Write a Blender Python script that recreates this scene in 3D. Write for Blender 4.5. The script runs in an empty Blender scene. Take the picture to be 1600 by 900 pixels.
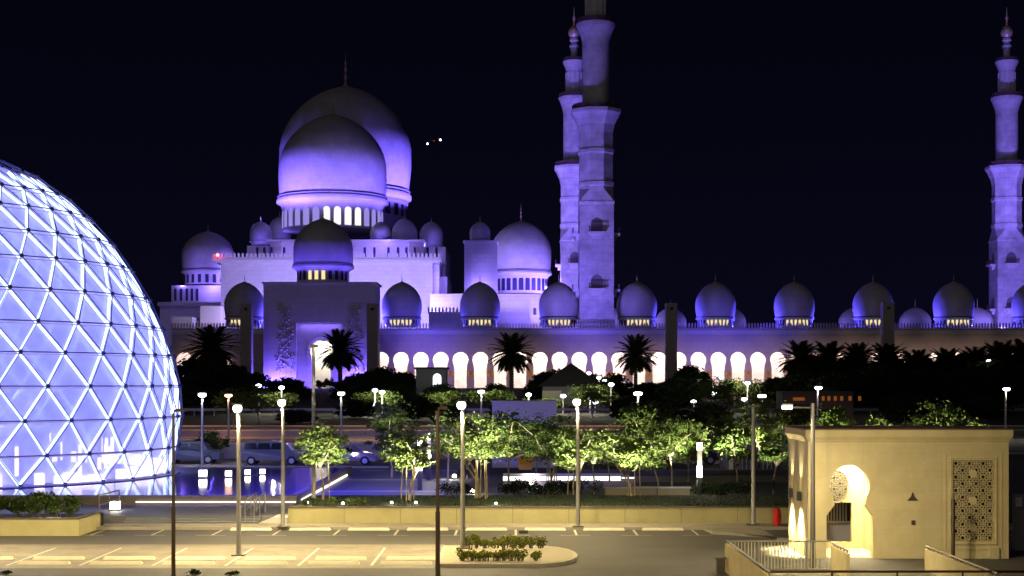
import bpy, math, random
from mathutils import Vector, Matrix
R = math.radians; pi = math.pi; sin = math.sin; cos = math.cos
random.seed(7)
S = bpy.context.scene
COL = S.collection

# ------------------------------------------------------------------ camera
F = 2300.0                      # focal length in photo pixels (1600 wide)
CZ = 6.5                        # camera height
cd = bpy.data.cameras.new("camera"); cam = bpy.data.objects.new("camera", cd); COL.objects.link(cam)
cam.location = (0, 0, CZ); cam.rotation_euler = (R(90), 0, 0)
cd.sensor_width = 36; cd.lens = 36*F/1600; cd.shift_y = 150/1600
cd.clip_start = 0.5; cd.clip_end = 9000
S.camera = cam
# ------------------------------------------------------------------ night sky
w = bpy.data.worlds.new("World"); S.world = w; w.use_nodes = True
nt = w.node_tree; nt.nodes.clear()
sky = nt.nodes.new("ShaderNodeTexSky"); sky.sky_type = 'NISHITA'; sky.sun_disc = False
sky.sun_elevation = R(-5); sky.sun_rotation = R(200); sky.altitude = 0; sky.air_density = 1.5
b1 = nt.nodes.new("ShaderNodeBackground"); b1.inputs[1].default_value = 0.012
b2 = nt.nodes.new("ShaderNodeBackground"); b2.inputs[1].default_value = 1.0
wtc = nt.nodes.new("ShaderNodeTexCoord"); wsx = nt.nodes.new("ShaderNodeSeparateXYZ"); wr = nt.nodes.new("ShaderNodeValToRGB")
nt.links.new(wtc.outputs["Generated"], wsx.inputs[0]); nt.links.new(wsx.outputs[2], wr.inputs[0]); nt.links.new(wr.outputs[0], b2.inputs[0])
wr.color_ramp.elements[0].position = 0.0; wr.color_ramp.elements[0].color = (.0026, .0024, .0095, 1)
wr.color_ramp.elements[1].position = .27; wr.color_ramp.elements[1].color = (.0010, .0010, .0036, 1)
ad = nt.nodes.new("ShaderNodeAddShader"); wo = nt.nodes.new("ShaderNodeOutputWorld")
nt.links.new(sky.outputs[0], b1.inputs[0]); nt.links.new(b1.outputs[0], ad.inputs[0])
nt.links.new(b2.outputs[0], ad.inputs[1]); nt.links.new(ad.outputs[0], wo.inputs[0])
# faint fill added from behind the camera in place of town glow
sd = bpy.data.lights.new("town_glow_fill", 'SUN'); sd.energy = 0.085; sd.angle = R(12); sd.color = (1.0, 0.86, 0.84)
so = bpy.data.objects.new("town_glow_fill", sd); COL.objects.link(so)
so.rotation_euler = (R(68), 0, R(-20))
S.view_settings.view_transform = 'Standard'; S.view_settings.look = 'None'
S.view_settings.exposure = 0; S.view_settings.gamma = 1
S.render.engine = 'CYCLES'
cy = S.cycles
cy.use_denoising = True; cy.max_bounces = 6; cy.diffuse_bounces = 3; cy.glossy_bounces = 3
cy.transmission_bounces = 4; cy.transparent_max_bounces = 10; cy.sample_clamp_indirect = 4
cy.use_light_tree = True; cy.caustics_reflective = False; cy.caustics_refractive = False

def X(px, D): return (px-800)/F*D
def Z(py, D): return CZ-(py-600)/F*D
def DG(py, z): return (CZ-z)*F/(py-600)     # distance of a point of height z seen at row py

# ------------------------------------------------------------------ materials
MATS = {}
def mat(name, col, rough=0.8, metal=0.0, noise=None, bump=0.0, emit=None, es=0.0, spec=None, coat=0.0):
    m = bpy.data.materials.new(name); m.use_nodes = True; MATS[name] = m
    n = m.node_tree; p = n.nodes["Principled BSDF"]
    p.inputs["Base Color"].default_value = (*col, 1); p.inputs["Roughness"].default_value = rough
    p.inputs["Metallic"].default_value = metal; p.inputs["Coat Weight"].default_value = coat
    if spec is not None: p.inputs["Specular IOR Level"].default_value = spec
    if emit: p.inputs["Emission Color"].default_value = (*emit, 1); p.inputs["Emission Strength"].default_value = es
    if noise:
        sc, amt, col2 = noise
        tc = n.nodes.new("ShaderNodeTexCoord"); t = n.nodes.new("ShaderNodeTexNoise")
        t.inputs["Scale"].default_value = sc; t.inputs["Detail"].default_value = 8; t.inputs["Roughness"].default_value = .65
        r = n.nodes.new("ShaderNodeMapRange"); r.inputs[1].default_value = .35; r.inputs[2].default_value = .65
        r.inputs[3].default_value = 0; r.inputs[4].default_value = amt
        mx = n.nodes.new("ShaderNodeMix"); mx.data_type = 'RGBA'
        mx.inputs[6].default_value = (*col, 1); mx.inputs[7].default_value = (*col2, 1)
        n.links.new(tc.outputs["Object"], t.inputs["Vector"]); n.links.new(t.outputs[0], r.inputs[0])
        n.links.new(r.outputs[0], mx.inputs[0]); n.links.new(mx.outputs[2], p.inputs["Base Color"])
        if bump:
            b = n.nodes.new("ShaderNodeBump"); b.inputs["Strength"].default_value = bump; b.inputs["Distance"].default_value = .05
            n.links.new(t.outputs[0], b.inputs["Height"]); n.links.new(b.outputs[0], p.inputs["Normal"])
    return m
def add_joints(m, bw, bh, mortar, dark, cyl=False):
    n = m.node_tree; p = n.nodes["Principled BSDF"]; lk = p.inputs["Base Color"].links
    mx = n.nodes.new("ShaderNodeMix"); mx.data_type = 'RGBA'; mx.blend_type = 'MULTIPLY'
    if lk: n.links.new(lk[0].from_socket, mx.inputs[6])
    else: mx.inputs[6].default_value = p.inputs["Base Color"].default_value
    tc = n.nodes.new("ShaderNodeTexCoord"); sp = n.nodes.new("ShaderNodeSeparateXYZ"); cb = n.nodes.new("ShaderNodeCombineXYZ")
    n.links.new(tc.outputs["Object"], sp.inputs[0])
    if cyl:
        at = n.nodes.new("ShaderNodeMath"); at.operation = 'ARCTAN2'; n.links.new(sp.outputs[1], at.inputs[0]); n.links.new(sp.outputs[0], at.inputs[1])
        ml = n.nodes.new("ShaderNodeMath"); ml.operation = 'MULTIPLY'; ml.inputs[1].default_value = 36*bw/(2*pi); n.links.new(at.outputs[0], ml.inputs[0]); n.links.new(ml.outputs[0], cb.inputs[0])
    else:
        sm = n.nodes.new("ShaderNodeMath"); sm.operation = 'ADD'; n.links.new(sp.outputs[0], sm.inputs[0]); n.links.new(sp.outputs[1], sm.inputs[1]); n.links.new(sm.outputs[0], cb.inputs[0])
    n.links.new(sp.outputs[2], cb.inputs[1])
    b = n.nodes.new("ShaderNodeTexBrick"); b.inputs["Scale"].default_value = 1; b.inputs["Brick Width"].default_value = bw; b.inputs["Row Height"].default_value = bh
    b.inputs["Mortar Size"].default_value = mortar; b.inputs["Mortar Smooth"].default_value = .3; b.inputs["Color1"].default_value = (1,1,1,1); b.inputs["Color2"].default_value = (.93,.93,.93,1); b.inputs["Mortar"].default_value = (dark,dark,dark,1)
    n.links.new(cb.outputs[0], b.inputs["Vector"]); mx.inputs[0].default_value = 1
    n.links.new(b.outputs[0], mx.inputs[7]); n.links.new(mx.outputs[2], p.inputs["Base Color"])
marble = mat("marble", (.74, .72, .70), .55, noise=(.35, .5, (.60, .57, .56)))
marble2 = mat("veined_marble", (.74, .72, .71), .6, noise=(.30, .9, (.42, .40, .41)))
dome_m = mat("dome_marble", (.62, .60, .60), .5, noise=(.25, .8, (.46, .44, .45)))
portal_m = mat("portal_stone", (.66, .60, .58), .7, noise=(.3, .6, (.54, .48, .47)))
facade_m = mat("facade_stone", (.56, .47, .44), .7, noise=(.2, .6, (.47, .38, .35)))
pylon_m = mat("pylon_stone", (.42, .38, .34), .8, noise=(.5, .6, (.32, .28, .25)))
gold = mat("gold", (.80, .62, .40), .45, metal=.4)
goldband = mat("gold_capital", (.75, .36, .08), .4, noise=(3, .5, (.5, .2, .05)))
recess_m = mat("dark_window_glass", (.05, .05, .12), .2)
rail_m = mat("brown_balustrade", (.10, .06, .05), .6)
sand = mat("sand_render", (.50, .45, .235), .85, noise=(.7, .8, (.40, .35, .17)), bump=.1)
sand2 = mat("kiosk_render", (.63, .53, .29), .85, noise=(1.3, .7, (.53, .42, .21)), bump=.10)
cap_m = mat("wall_coping", (.10, .085, .07), .8)
asphalt = mat("asphalt", (.06, .058, .055), .85, noise=(.5, .6, (.045, .043, .04)), bump=.1)
kerb_m = mat("kerb_stone", (.42, .38, .31), .85, noise=(2, .4, (.3, .27, .22)))
paint = mat("road_paint", (.62, .60, .52), .7, noise=(5, .9, (.34, .32, .27)))
stopm = mat("wheel_stop_concrete", (.72, .66, .50), .8, noise=(4, .4, (.5, .44, .34)))
soil = mat("ground_soil", (.045, .04, .032), .95, noise=(.2, .7, (.03, .028, .02)))
grassm = mat("grass", (.018, .035, .010), .9, noise=(2, .8, (.06, .07, .03)))
plazam = mat("plaza_stone", (.17, .165, .19), .6, noise=(.8, .5, (.12, .115, .14)))
stripem = mat("pale_paving_band", (.45, .42, .38), .6)
poolwall = mat("pool_wall_stone", (.22, .17, .13), .7, noise=(3, .5, (.16, .12, .09)))
stepm = mat("step_stone", (.20, .20, .20), .6, noise=(2, .5, (.14, .14, .14)))
polem = mat("galvanised_pole", (.42, .40, .38), .55, metal=.3)
pole_dark = mat("dark_pole", (.12, .11, .10), .5, metal=.3)
pole_brown = mat("brown_painted_pole", (.06, .036, .024), .5)
metal_rail = mat("steel_rail", (.35, .33, .30), .4, metal=.7)
redpaint = mat("red_cover", (.70, .02, .015), .45)
redrail = mat("dark_red_rail", (.07, .015, .01), .5)
blackm = mat("black_metal", (.02, .02, .022), .5)
bark = mat("bark", (.17, .13, .09), .9, noise=(5, .8, (.09, .07, .05)))
palebark = mat("pale_bark", (.35, .30, .20), .9, noise=(5, .8, (.2, .16, .1)))
stake_m = mat("timber_stake", (.38, .29, .15), .85)
glassdark = mat("car_glass", (.02, .025, .03), .1)
tyre = mat("tyre_rubber", (.015, .015, .015), .9)
rim = mat("wheel_rim", (.4, .4, .42), .35, metal=.8)
silver = mat("silver_car_paint", (.16, .16, .18), .3, metal=.3, coat=.6)
carblack = mat("black_car_paint", (.02, .02, .025), .25, coat=.6)
carblue = mat("blue_grey_car_paint", (.04, .05, .10), .3, coat=.6)
orange = mat("orange_board", (.75, .38, .03), .6)
lilacwall = mat("pale_board", (.55, .53, .60), .7, noise=(1, .3, (.48, .46, .52)))
greyclad = mat("grey_cladding", (.20, .18, .20), .7, noise=(1, .4, (.15, .13, .15)))
creamtrim = mat("cream_trim", (.62, .58, .42), .7)
darkroof = mat("dark_roof", (.03, .028, .028), .85)
beigewall = mat("beige_wall", (.45, .38, .27), .85, noise=(1, .5, (.35, .29, .2)))
def leafmat(name, c1, c2, trans=.45):
    m = bpy.data.materials.new(name); m.use_nodes = True; n = m.node_tree; n.nodes.clear()
    o = n.nodes.new("ShaderNodeOutputMaterial"); d = n.nodes.new("ShaderNodeBsdfDiffuse"); t = n.nodes.new("ShaderNodeBsdfTranslucent")
    mx = n.nodes.new("ShaderNodeMixShader"); mx.inputs[0].default_value = trans
    tc = n.nodes.new("ShaderNodeTexCoord"); no = n.nodes.new("ShaderNodeTexNoise"); no.inputs["Scale"].default_value = 1.8; no.inputs["Detail"].default_value = 6
    cr = n.nodes.new("ShaderNodeMix"); cr.data_type = 'RGBA'; cr.inputs[6].default_value = (*c1, 1); cr.inputs[7].default_value = (*c2, 1)
    n.links.new(tc.outputs["Object"], no.inputs["Vector"]); n.links.new(no.outputs[0], cr.inputs[0])
    n.links.new(cr.outputs[2], d.inputs[0]); n.links.new(cr.outputs[2], t.inputs[0])
    n.links.new(d.outputs[0], mx.inputs[1]); n.links.new(t.outputs[0], mx.inputs[2]); n.links.new(mx.outputs[0], o.inputs[0])
    return m
leaf_a = leafmat("young_leaves", (.10, .16, .045), (.15, .18, .055))
leaf_b = leafmat("green_leaves", (.06, .11, .03), (.10, .13, .035))
leaf_d = leafmat("dark_leaves", (.018, .032, .014), (.03, .042, .018), .2)
leaf_s = leafmat("shrub_leaves", (.20, .19, .03), (.12, .16, .03))
palm_l = leafmat("palm_fronds", (.02, .03, .014), (.03, .035, .016), .15)
def emis(name, col, st):
    m = bpy.data.materials.new(name); m.use_nodes = True; n = m.node_tree; n.nodes.clear()
    o = n.nodes.new("ShaderNodeOutputMaterial"); e = n.nodes.new("ShaderNodeEmission")
    e.inputs[0].default_value = (*col, 1); e.inputs[1].default_value = st; n.links.new(e.outputs[0], o.inputs[0]); return m
lamp_w = emis("lamp_glow", (1, .93, .78), 14)
lamp_c = emis("cool_lamp_glow", (.85, .88, 1), 9)
lamp_o = emis("sodium_glow", (1, .55, .3), 7)
lamp_r = emis("red_warning_light", (1, .08, .12), 12)
win_y = emis("lit_window_glow", (1, .82, .42), 1.0)
win_w = emis("white_window_glow", (1, .93, .95), 1.1)
win_v = emis("violet_window_glow", (.42, .34, 1), .75)
led_w = emis("white_strip_light", (1, .93, .9), 1.8)
led_dome = emis("dome_led_strip", (.50, .62, 1.0), 2.6)
led_ring = emis("dome_ring_tube", (.50, .40, .95), .7)
win_o = emis("orange_window_glow", (1, .28, .06), .2)

add_joints(marble, 2.4, 1.2, .05, .8); add_joints(marble2, 2.4, 1.5, .06, .75); add_joints(facade_m, 2.6, 1.3, .05, .78); add_joints(portal_m, 2.4, 1.2, .05, .8)
add_joints(dome_m, 2.0, 1.4, .05, .82, True); add_joints(sand2, 1.2, .6, .006, .93); add_joints(sand, 2.4, .82, .008, .9)
# ------------------------------------------------------------------ mesh builder
ORG = {}
class MB:
    def __init__(s): s.v = []; s.f = []
    def add(s, vs, fs):
        o = len(s.v); s.v += [tuple(p) for p in vs]; s.f += [tuple(i+o for i in f) for f in fs]; return s
    def box(s, x0, x1, y0, y1, z0, z1):
        if x0 > x1: x0, x1 = x1, x0
        return s.add([(x0,y0,z0),(x1,y0,z0),(x1,y1,z0),(x0,y1,z0),(x0,y0,z1),(x1,y0,z1),(x1,y1,z1),(x0,y1,z1)],
              [(0,3,2,1),(4,5,6,7),(0,1,5,4),(1,2,6,5),(2,3,7,6),(3,0,4,7)])
    def frustum(s, cx, cy, prof, n=4, ph=pi/4):     # prof (half-extent across flats for n=4), z
        k = 1/cos(pi/n)
        return s.lathe(cx, cy, [(r*k, z) for r, z in prof], n, ph)
    def lathe(s, cx, cy, prof, n=24, ph=0.0, a0=0, a1=2*pi):
        full = abs(a1-a0-2*pi) < 1e-6; m = n if full else n+1
        o = len(s.v)
        for r, z in prof:
            for i in range(m):
                a = a0+(a1-a0)*i/n+ph; s.v.append((cx+r*cos(a), cy+r*sin(a), z))
        for k in range(len(prof)-1):
            for i in range(n):
                j = (i+1) % m
                s.f.append((o+k*m+i, o+k*m+j, o+(k+1)*m+j, o+(k+1)*m+i))
        if full:
            if prof[0][0] > 1e-3: s.f.append(tuple(o+i for i in reversed(range(m))))
            if prof[-1][0] > 1e-3: s.f.append(tuple(o+(len(prof)-1)*m+i for i in range(m)))
        return s
    def tube(s, pts, rad, n=6):
        pts = [Vector(p) for p in pts]; rs = rad if isinstance(rad, (list, tuple)) else [rad]*len(pts)
        o = len(s.v)
        for i, p in enumerate(pts):
            d = (pts[min(i+1, len(pts)-1)]-pts[max(i-1, 0)]).normalized()
            u = d.cross(Vector((0,0,1))); u = u if u.length > .05 else d.cross(Vector((1,0,0))); u.normalize(); q = d.cross(u)
            for k in range(n):
                a = 2*pi*k/n; s.v.append(tuple(p+(u*cos(a)+q*sin(a))*rs[i]))
        for i in range(len(pts)-1):
            for k in range(n):
                j = (k+1) % n; s.f.append((o+i*n+k, o+i*n+j, o+(i+1)*n+j, o+(i+1)*n+k))
        s.f.append(tuple(o+k for k in reversed(range(n)))); s.f.append(tuple(o+(len(pts)-1)*n+k for k in range(n)))
        return s
    def prismy(s, poly, y0, y1):    # polygon in xz extruded along y
        n = len(poly)
        return s.add([(x, y0, z) for x, z in poly]+[(x, y1, z) for x, z in poly],
            [tuple(range(n)), tuple(reversed(range(n, 2*n)))]+[(i, i+n, (i+1) % n+n, (i+1) % n) for i in range(n)])
    def ball(s, c, r, n=10, sz=1.0):
        return s.lathe(c[0], c[1], [(max(1e-4, r*cos(-pi/2+pi*i/6)), c[2]+sz*r*sin(-pi/2+pi*i/6)) for i in range(7)], n)
    def build(s, name, m, parent=None, smooth=False, origin=None):
        po = ORG.get(parent.as_pointer(), Vector()) if parent else Vector()
        og = Vector(origin) if origin is not None else (po if parent else Vector())
        me = bpy.data.meshes.new(name); me.from_pydata([tuple(Vector(v)-og) for v in s.v], [], s.f); me.update()
        if smooth:
            me.polygons.foreach_set("use_smooth", [True]*len(me.polygons))
            try: me.set_sharp_from_angle(angle=R(38))
            except Exception: pass
        me.materials.append(m)
        o = bpy.data.objects.new(name, me); COL.objects.link(o)
        if parent: o.parent = parent; o.location = og-po
        else: o.location = og
        ORG[o.as_pointer()] = og
        return o
def tag(o, label, cat, group=None, kind=None):
    o["label"] = label; o["category"] = cat
    if group: o["group"] = group
    if kind: o["kind"] = kind
    return o
def thing(name, loc, label, cat, group=None):
    o = bpy.data.objects.new(name, None); COL.objects.link(o); o.location = loc; ORG[o.as_pointer()] = Vector(loc); o.empty_display_size = .2
    return tag(o, label, cat, group)
def struct(name, mb, m, smooth=False):
    o = mb.build(name, m, None, smooth); o["kind"] = "structure"; return o
def copytree(o, parent=None, loc=None):
    c = o.copy(); COL.objects.link(c); c.parent = parent
    if loc is not None: c.location = loc
    for ch in list(o.children): copytree(ch, c)
    return c
def light(kind, name, loc, power, col=(1,1,1), rad=.2, parent=None, to=None, cone=90, blend=.6, size=None):
    l = bpy.data.lights.new(name, kind); l.energy = power; l.color = col
    if kind in ('POINT', 'SPOT'): l.shadow_soft_size = rad
    if kind == 'SPOT': l.spot_size = R(cone); l.spot_blend = blend
    if kind == 'AREA': l.shape = 'RECTANGLE'; l.size, l.size_y = size
    o = bpy.data.objects.new(name, l); COL.objects.link(o)
    po = ORG.get(parent.as_pointer(), Vector()) if parent else Vector()
    o.parent = parent; o.location = Vector(loc)-po
    if to is not None: o.rotation_euler = (Vector(to)-Vector(loc)).to_track_quat('-Z', 'Y').to_euler()
    return o
VIO = (.15, .09, 1.0); VIO2 = (.24, .16, 1.0); BLU = (.09, .065, 1.0); WARM = (1.0, .80, .42); WHT = (1, .90, .74)

# ------------------------------------------------------------------ arch panel
def arch_shape(r, zc, neck_w, z_neck, low_w, z_low, z0, n=14):
    """right half of a horseshoe opening as (halfwidth, z), bottom to top"""
    pts = [(low_w, z0), (low_w, z_low), (neck_w, z_neck)]
    a0 = -math.acos(min(1, neck_w/r)) if neck_w < r else 0
    for i in range(1, n+1):
        a = a0+(pi/2-a0)*i/n; pts.append((max(r*cos(a), 1e-4), zc+r*sin(a)))
    return pts
def arch_panel(mb, x0, x1, zt, cx, pts, y, depth):
    imax = max(i for i, p in enumerate(pts) if i >= 2 and p[0] >= max(q[0] for q in pts[2:])-1e-6)
    for sgn, xe in ((-1, x0), (1, x1)):
        for i in range(len(pts)-1):
            (w0, z0), (w1, z1) = pts[i], pts[i+1]
            a = (cx+sgn*w0, y, z0); b = (cx+sgn*w1, y, z1)
            if i < imax: c = (xe, y, z1); d = (xe, y, z0)
            else: c = (cx+sgn*w1, y, zt); d = (cx+sgn*w0, y, zt)
            if i < imax or True: mb.add([a, b, c, d], [(0, 1, 2, 3) if sgn > 0 else (3, 2, 1, 0)])
            mb.add([a, b, (b[0], y+depth, b[2]), (a[0], y+depth, a[2])], [(0, 1, 2, 3)])
        wm, zm = pts[imax]
        mb.add([(cx+sgn*wm, y, zm), (xe, y, zm), (xe, y, zt), (cx+sgn*wm, y, zt)], [(0, 1, 2, 3)])

def slab(poly, z0, z1):
    n = len(poly); return MB().add([(x, y, z0) for x, y in poly]+[(x, y, z1) for x, y in poly],
        [tuple(reversed(range(n))), tuple(range(n, 2*n))]+[(i, (i+1) % n, (i+1) % n+n, i+n) for i in range(n)])
iD0, iD1 = DG(882, .12), DG(853, .12)
# ================================================================== GROUND
GP = [(-40, 0), (66.9, 0), (67.3, -.02), (122, -.02), (130, .6), (165, 1.8), (200, 3.0), (260, 4.8), (300, 5.6), (700, 5.6), (8000, 5.6)]
def gz(D):
    for (a, za), (b, zb) in zip(GP, GP[1:]):
        if D <= b: return za+(zb-za)*(D-a)/(b-a)
    return 5.6
def sheet(x0, x1, ds, dz=0.0):
    mb = MB(); ds = sorted(set(ds) | {d for d, _ in GP if ds[0] < d < ds[-1]})
    for a, b in zip(ds, ds[1:]):
        za, zb = gz(a)+dz, gz(b)+dz
        mb.add([(x0, a, za), (x1, a, za), (x1, b, zb), (x0, b, zb)], [(0, 1, 2, 3)])
    return mb
struct("ground", sheet(-4000, 4000, [-40, 8000], -.012), soil)
struct("parking_lot", sheet(-60, 60, [20, 65.6], 0.0), mat("lot_asphalt", (.105, .095, .08), .8, noise=(.35, .8, (.07, .065, .055)), bump=.08))
struct("bay_paving", sheet(-60, -2.75, [51.9, 59.6], .004), mat("bay_pavers", (.26, .23, .17), .8, noise=(.9, .9, (.17, .15, .11)), bump=.1))
# asphalt lane between the bay rows
struct("driving_lane", sheet(-60, 60, [59.6, 62.9], .004), mat("lane_asphalt", (.10, .09, .075), .8, noise=(.5, .6, (.085, .08, .065)), bump=.08))
# far pavement and kerb
struct("pavement", MB().box(-60, 60, 65.75, 67.4, -.1, .12), mat("pavement_stone", (.30, .27, .21), .8, noise=(1.5, .5, (.22, .2, .16))))
struct("kerb", MB().box(-60, 60, 65.6, 65.747, -.1, .124), kerb_m)
struct("main_road", sheet(-300, 300, [128, 163], .05), asphalt)
mbk = MB()
for D, hh in ((127.6, .16), (144.3, .22), (146.6, .22), (163.3, .16)): mbk.box(-300, 300, D, D+.35, gz(D)-.1, gz(D)+hh)
struct("road_kerb", mbk, kerb_m)
mbl = MB()
for D in (133.5, 139, 152, 157.5):
    for k in range(-30, 40):
        z = gz(D)+.058; mbl.add([(k*6, D, z), (k*6+3, D, z), (k*6+3, D+.25, gz(D+.25)+.058), (k*6, D+.25, gz(D+.25)+.058)], [(0, 1, 2, 3)])
struct("road_markings", mbl, paint)
# raised terrace behind the long planter wall (right part) and plaza
struct("plaza", MB().box(-60, -10.2, 68.38, 120, -.2, .36).box(-10.2, -3.8, 75.2, 120, -.2, .36), plazam)
struct("park_ground", MB().box(-3.8, 60, 75.3, 120, -.2, .36), mat("park_gravel", (.07, .062, .055), .9, noise=(.5, .7, (.05, .045, .035))))
mbs = MB()
for D, t in ((104, .8), (94, .7), (84, .6), (78.5, .35)): mbs.box(-10.6, -3.9, D, D+t, .2, .366)
for x in (-13.5,): pass
struct("paving_bands", mbs, stripem)
struct("side_pavement", slab([(X(1098, 65.7), 65.59), (X(1112, 63.9), 63.7), (X(1150, 63), 63.2), (X(1240, 60), 61.0), (X(1262, 59), 61.0), (19, 66), (19, 65.74), (X(1098, 65.7), 65.74)][:4]+[(11.0, 61.0), (11.0, 65.59)], -.05, .12), MATS["pavement_stone"])
# bay lines
mbp = MB()
for k in range(-12, 3):                   # near row of bays
    x = X(580, DG(884, 0))+k*2.61
    if x < -2: mbp.add([(x-.05, DG(884, 0), .008), (x+.05, DG(884, 0), .008), (x+.05, 58.3, .008), (x-.05, 58.3, .008)], [(0, 1, 2, 3)])
for k in range(-6, 12):
    x = X(712.5, 64.2)+k*2.61
    mbp.add([(x-.05, 63.2, .01), (x+.05, 63.2, .01), (x+.05, 65.5, .01), (x-.05, 65.5, .01)], [(0, 1, 2, 3)])
    mbp.add([(x-.7, 63.1, .0105), (x+.6, 63.1, .0105), (x+.6, 63.17, .0105), (x-.7, 63.17, .0105)], [(0, 1, 2, 3)])
struct("parking_bay_lines", mbp, paint)
# traffic island (setting)
def islandpoly(x0, x1, y0, y1, r, n=10):
    p = [(x0, y0), (x1-r, y0)]
    for i in range(1, n): a = -pi/2+pi*i/n; p.append((x1-r+r*cos(a), (y0+y1)/2+(y1-y0)/2*sin(a)))
    p += [(x1-r, y1), (x0, y1)]; return p
struct("traffic_island_kerb", slab(islandpoly(-2.7, 2.45, iD0, iD1, 1.6), 0.0, .14), kerb_m)
struct("traffic_island", slab(islandpoly(-2.55, 2.3, iD0+.15, iD1-.15, 1.5), 0.02, .15), mat("island_paving", (.36, .31, .2), .85, noise=(2, .5, (.28, .24, .15))))

# wheel stops
def wheelstop(x, D, L, label, grp):
    m = MB(); h = .12; w = .34
    m.add([(x-L/2, D, 0.012), (x+L/2, D, 0.012), (x+L/2, D+w, 0.012), (x-L/2, D+w, 0.012),
           (x-L/2+.05, D+.14, h), (x+L/2-.05, D+.14, h), (x+L/2-.05, D+w-.14, h), (x-L/2+.05, D+w-.14, h)],
          [(0,3,2,1),(4,5,6,7),(0,1,5,4),(1,2,6,5),(2,3,7,6),(3,0,4,7)])
    o = m.build("wheel_stop", stopm, None, origin=(x, D, 0)); tag(o, label, "wheel stop", grp)
ORD = ["first","second","third","fourth","fifth","sixth","seventh","eighth","ninth","tenth","eleventh","twelfth","thirteenth","fourteenth","fifteenth","sixteenth","seventeenth","eighteenth","nineteenth","twentieth"]
xc0 = X(580, DG(884, 0))+1.305
vis = [k for k in range(-9, 1) if -21 < xc0+k*2.61 < -3.0]
for i, k in enumerate(vis):
    wheelstop(xc0+k*2.61, DG(869.5, .13), 1.9, f"pale wheel stop, back line of the near bay row, {ORD[i]} from the left", "wheel stops of the near bay row")
    wheelstop(xc0+k*2.61-.1, DG(877, .13), 1.9, f"concrete wheel stop, front line of the near bay row, {ORD[i]} from the left", "wheel stops of the near bay row")
xf = X(712.5, 64.2)+1.305; n = 0
for k in range(-5, 7):
    x = xf+k*2.61
    if -13 < x < 8.6:
        wheelstop(x, 65.2, 1.85, f"pale wheel stop against the far kerb of the lot, {ORD[n]} from the left", "wheel stops of the far bay row"); n += 1

# ================================================================== WALLS, STEPS, POOL
t = thing("planter_wall", (X(450, 67.5), 67.5, 0), "long sand coloured retaining wall behind the parking lot with dark coping", "wall")
xl, xr = X(450, 67.5), X(1240, 67.5)
MB().box(xl, xr, 67.5, 67.9, .0, .83).build("wall_face", sand, t)
MB().box(xl-.03, xr, 67.47, 67.95, .831, .88).build("coping", cap_m, t)
m = MB()
for k in range(1, 9): xx = xl+(xr-xl)*k/9; m.box(xx-.012, xx+.012, 67.492, 67.499, .02, .82)
m.build("expansion_joint", mat("joint", (.25,.2,.13), .9), t)
struct("lawn", MB().box(xl, 60, 67.95, 75.2, 0, .82), grassm)
t = thing("planter_wall", (-25, 62.9, 0), "short sand coloured planter wall at the left edge beneath the glass dome", "wall")
MB().box(-34, X(123, 62.9), 62.9, 63.2, .0, .72).box(X(123, 62.9)-.3, X(123, 62.9), 63.2, 66.2, 0, .72).build("wall_face", sand, t)
MB().box(-34.02, X(125, 62.9), 62.86, 63.26, .721, .765).box(X(123, 62.9)-.33, X(125, 62.9), 63.26, 66.2, .721, .765).build("coping", cap_m, t)
struct("planter_soil", MB().box(-34, X(123, 62.9)-.32, 63.21, 66.2, .0, .66), soil)
# kerbed base strip in front
mb = MB()
for k in range(3): mb.box(-17.8, -11.6, 67.35+k*.35, 68.45, .121+k*.08 if k else .0, .20+k*.08)
struct("steps", mb, stepm)
led = MB()
for k in range(3): led.box(-17.7, -11.7, 67.345+k*.35, 67.349+k*.35, .18+k*.08, .194+k*.08)
tag(led.build("step_light", emis("step_glow", (.75, .75, 1), .22), None), "faint strip lights along the dark step edges below the pool", "strip light")
# pale ramp beside the steps
struct("ramp", MB().prismy([(-11.6, .12), (-10.3, .12), (-10.3, .37), (-11.0, .37)], 67.42, 69.4), mat("ramp_stone", (.6,.58,.55), .6))
# pool
PX1 = -10.9; PW = .85
t = thing("reflecting_pool", (-30, 74.5, .36), "shallow reflecting pool around the glass dome with a brown stone edge", "pool")
MB().box(-70, PX1, 74.5, 74.9, .3, PW).box(PX1-.4, PX1, 74.9, 100, .3, PW).box(-70, PX1, 100, 100.4, .3, PW).build("pool_edge", poolwall, t)
MB().box(-70, PX1, 74.44, 74.495, PW-.09, PW-.02).build("pool_lip", stepm, t)
water = bpy.data.materials.new("pool_water"); water.use_nodes = True
p = water.node_tree.nodes["Principled BSDF"]; p.inputs["Base Color"].default_value = (.028, .026, .15, 1); p.inputs["Roughness"].default_value = .07
p.inputs["Specular IOR Level"].default_value = .5
tc = water.node_tree.nodes.new("ShaderNodeTexCoord"); mp = water.node_tree.nodes.new("ShaderNodeMapping"); mp.inputs["Scale"].default_value = (1, .35, 1)
no = water.node_tree.nodes.new("ShaderNodeTexNoise"); no.inputs["Scale"].default_value = 3.5; no.inputs["Detail"].default_value = 3
bu = water.node_tree.nodes.new("ShaderNodeBump"); bu.inputs["Strength"].default_value = .12; bu.inputs["Distance"].default_value = .03
water.node_tree.links.new(tc.outputs["Object"], mp.inputs[0]); water.node_tree.links.new(mp.outputs[0], no.inputs["Vector"]); water.node_tree.links.new(no.outputs[0], bu.inputs["Height"]); water.node_tree.links.new(bu.outputs[0], p.inputs["Normal"])
struct("pool_water", MB().add([(-70, 74.9, PW-.03), (PX1-.4, 74.9, PW-.03), (PX1-.4, 100, PW-.03), (-70, 100, PW-.03)], [(0,1,2,3)]), water)
tag(MB().box(X(212, 74.4), X(462, 74.4), 74.38, 74.43, .50, .57).build("strip_light", led_w, None), "long white strip light under the front lip of the pool", "strip light")
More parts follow.
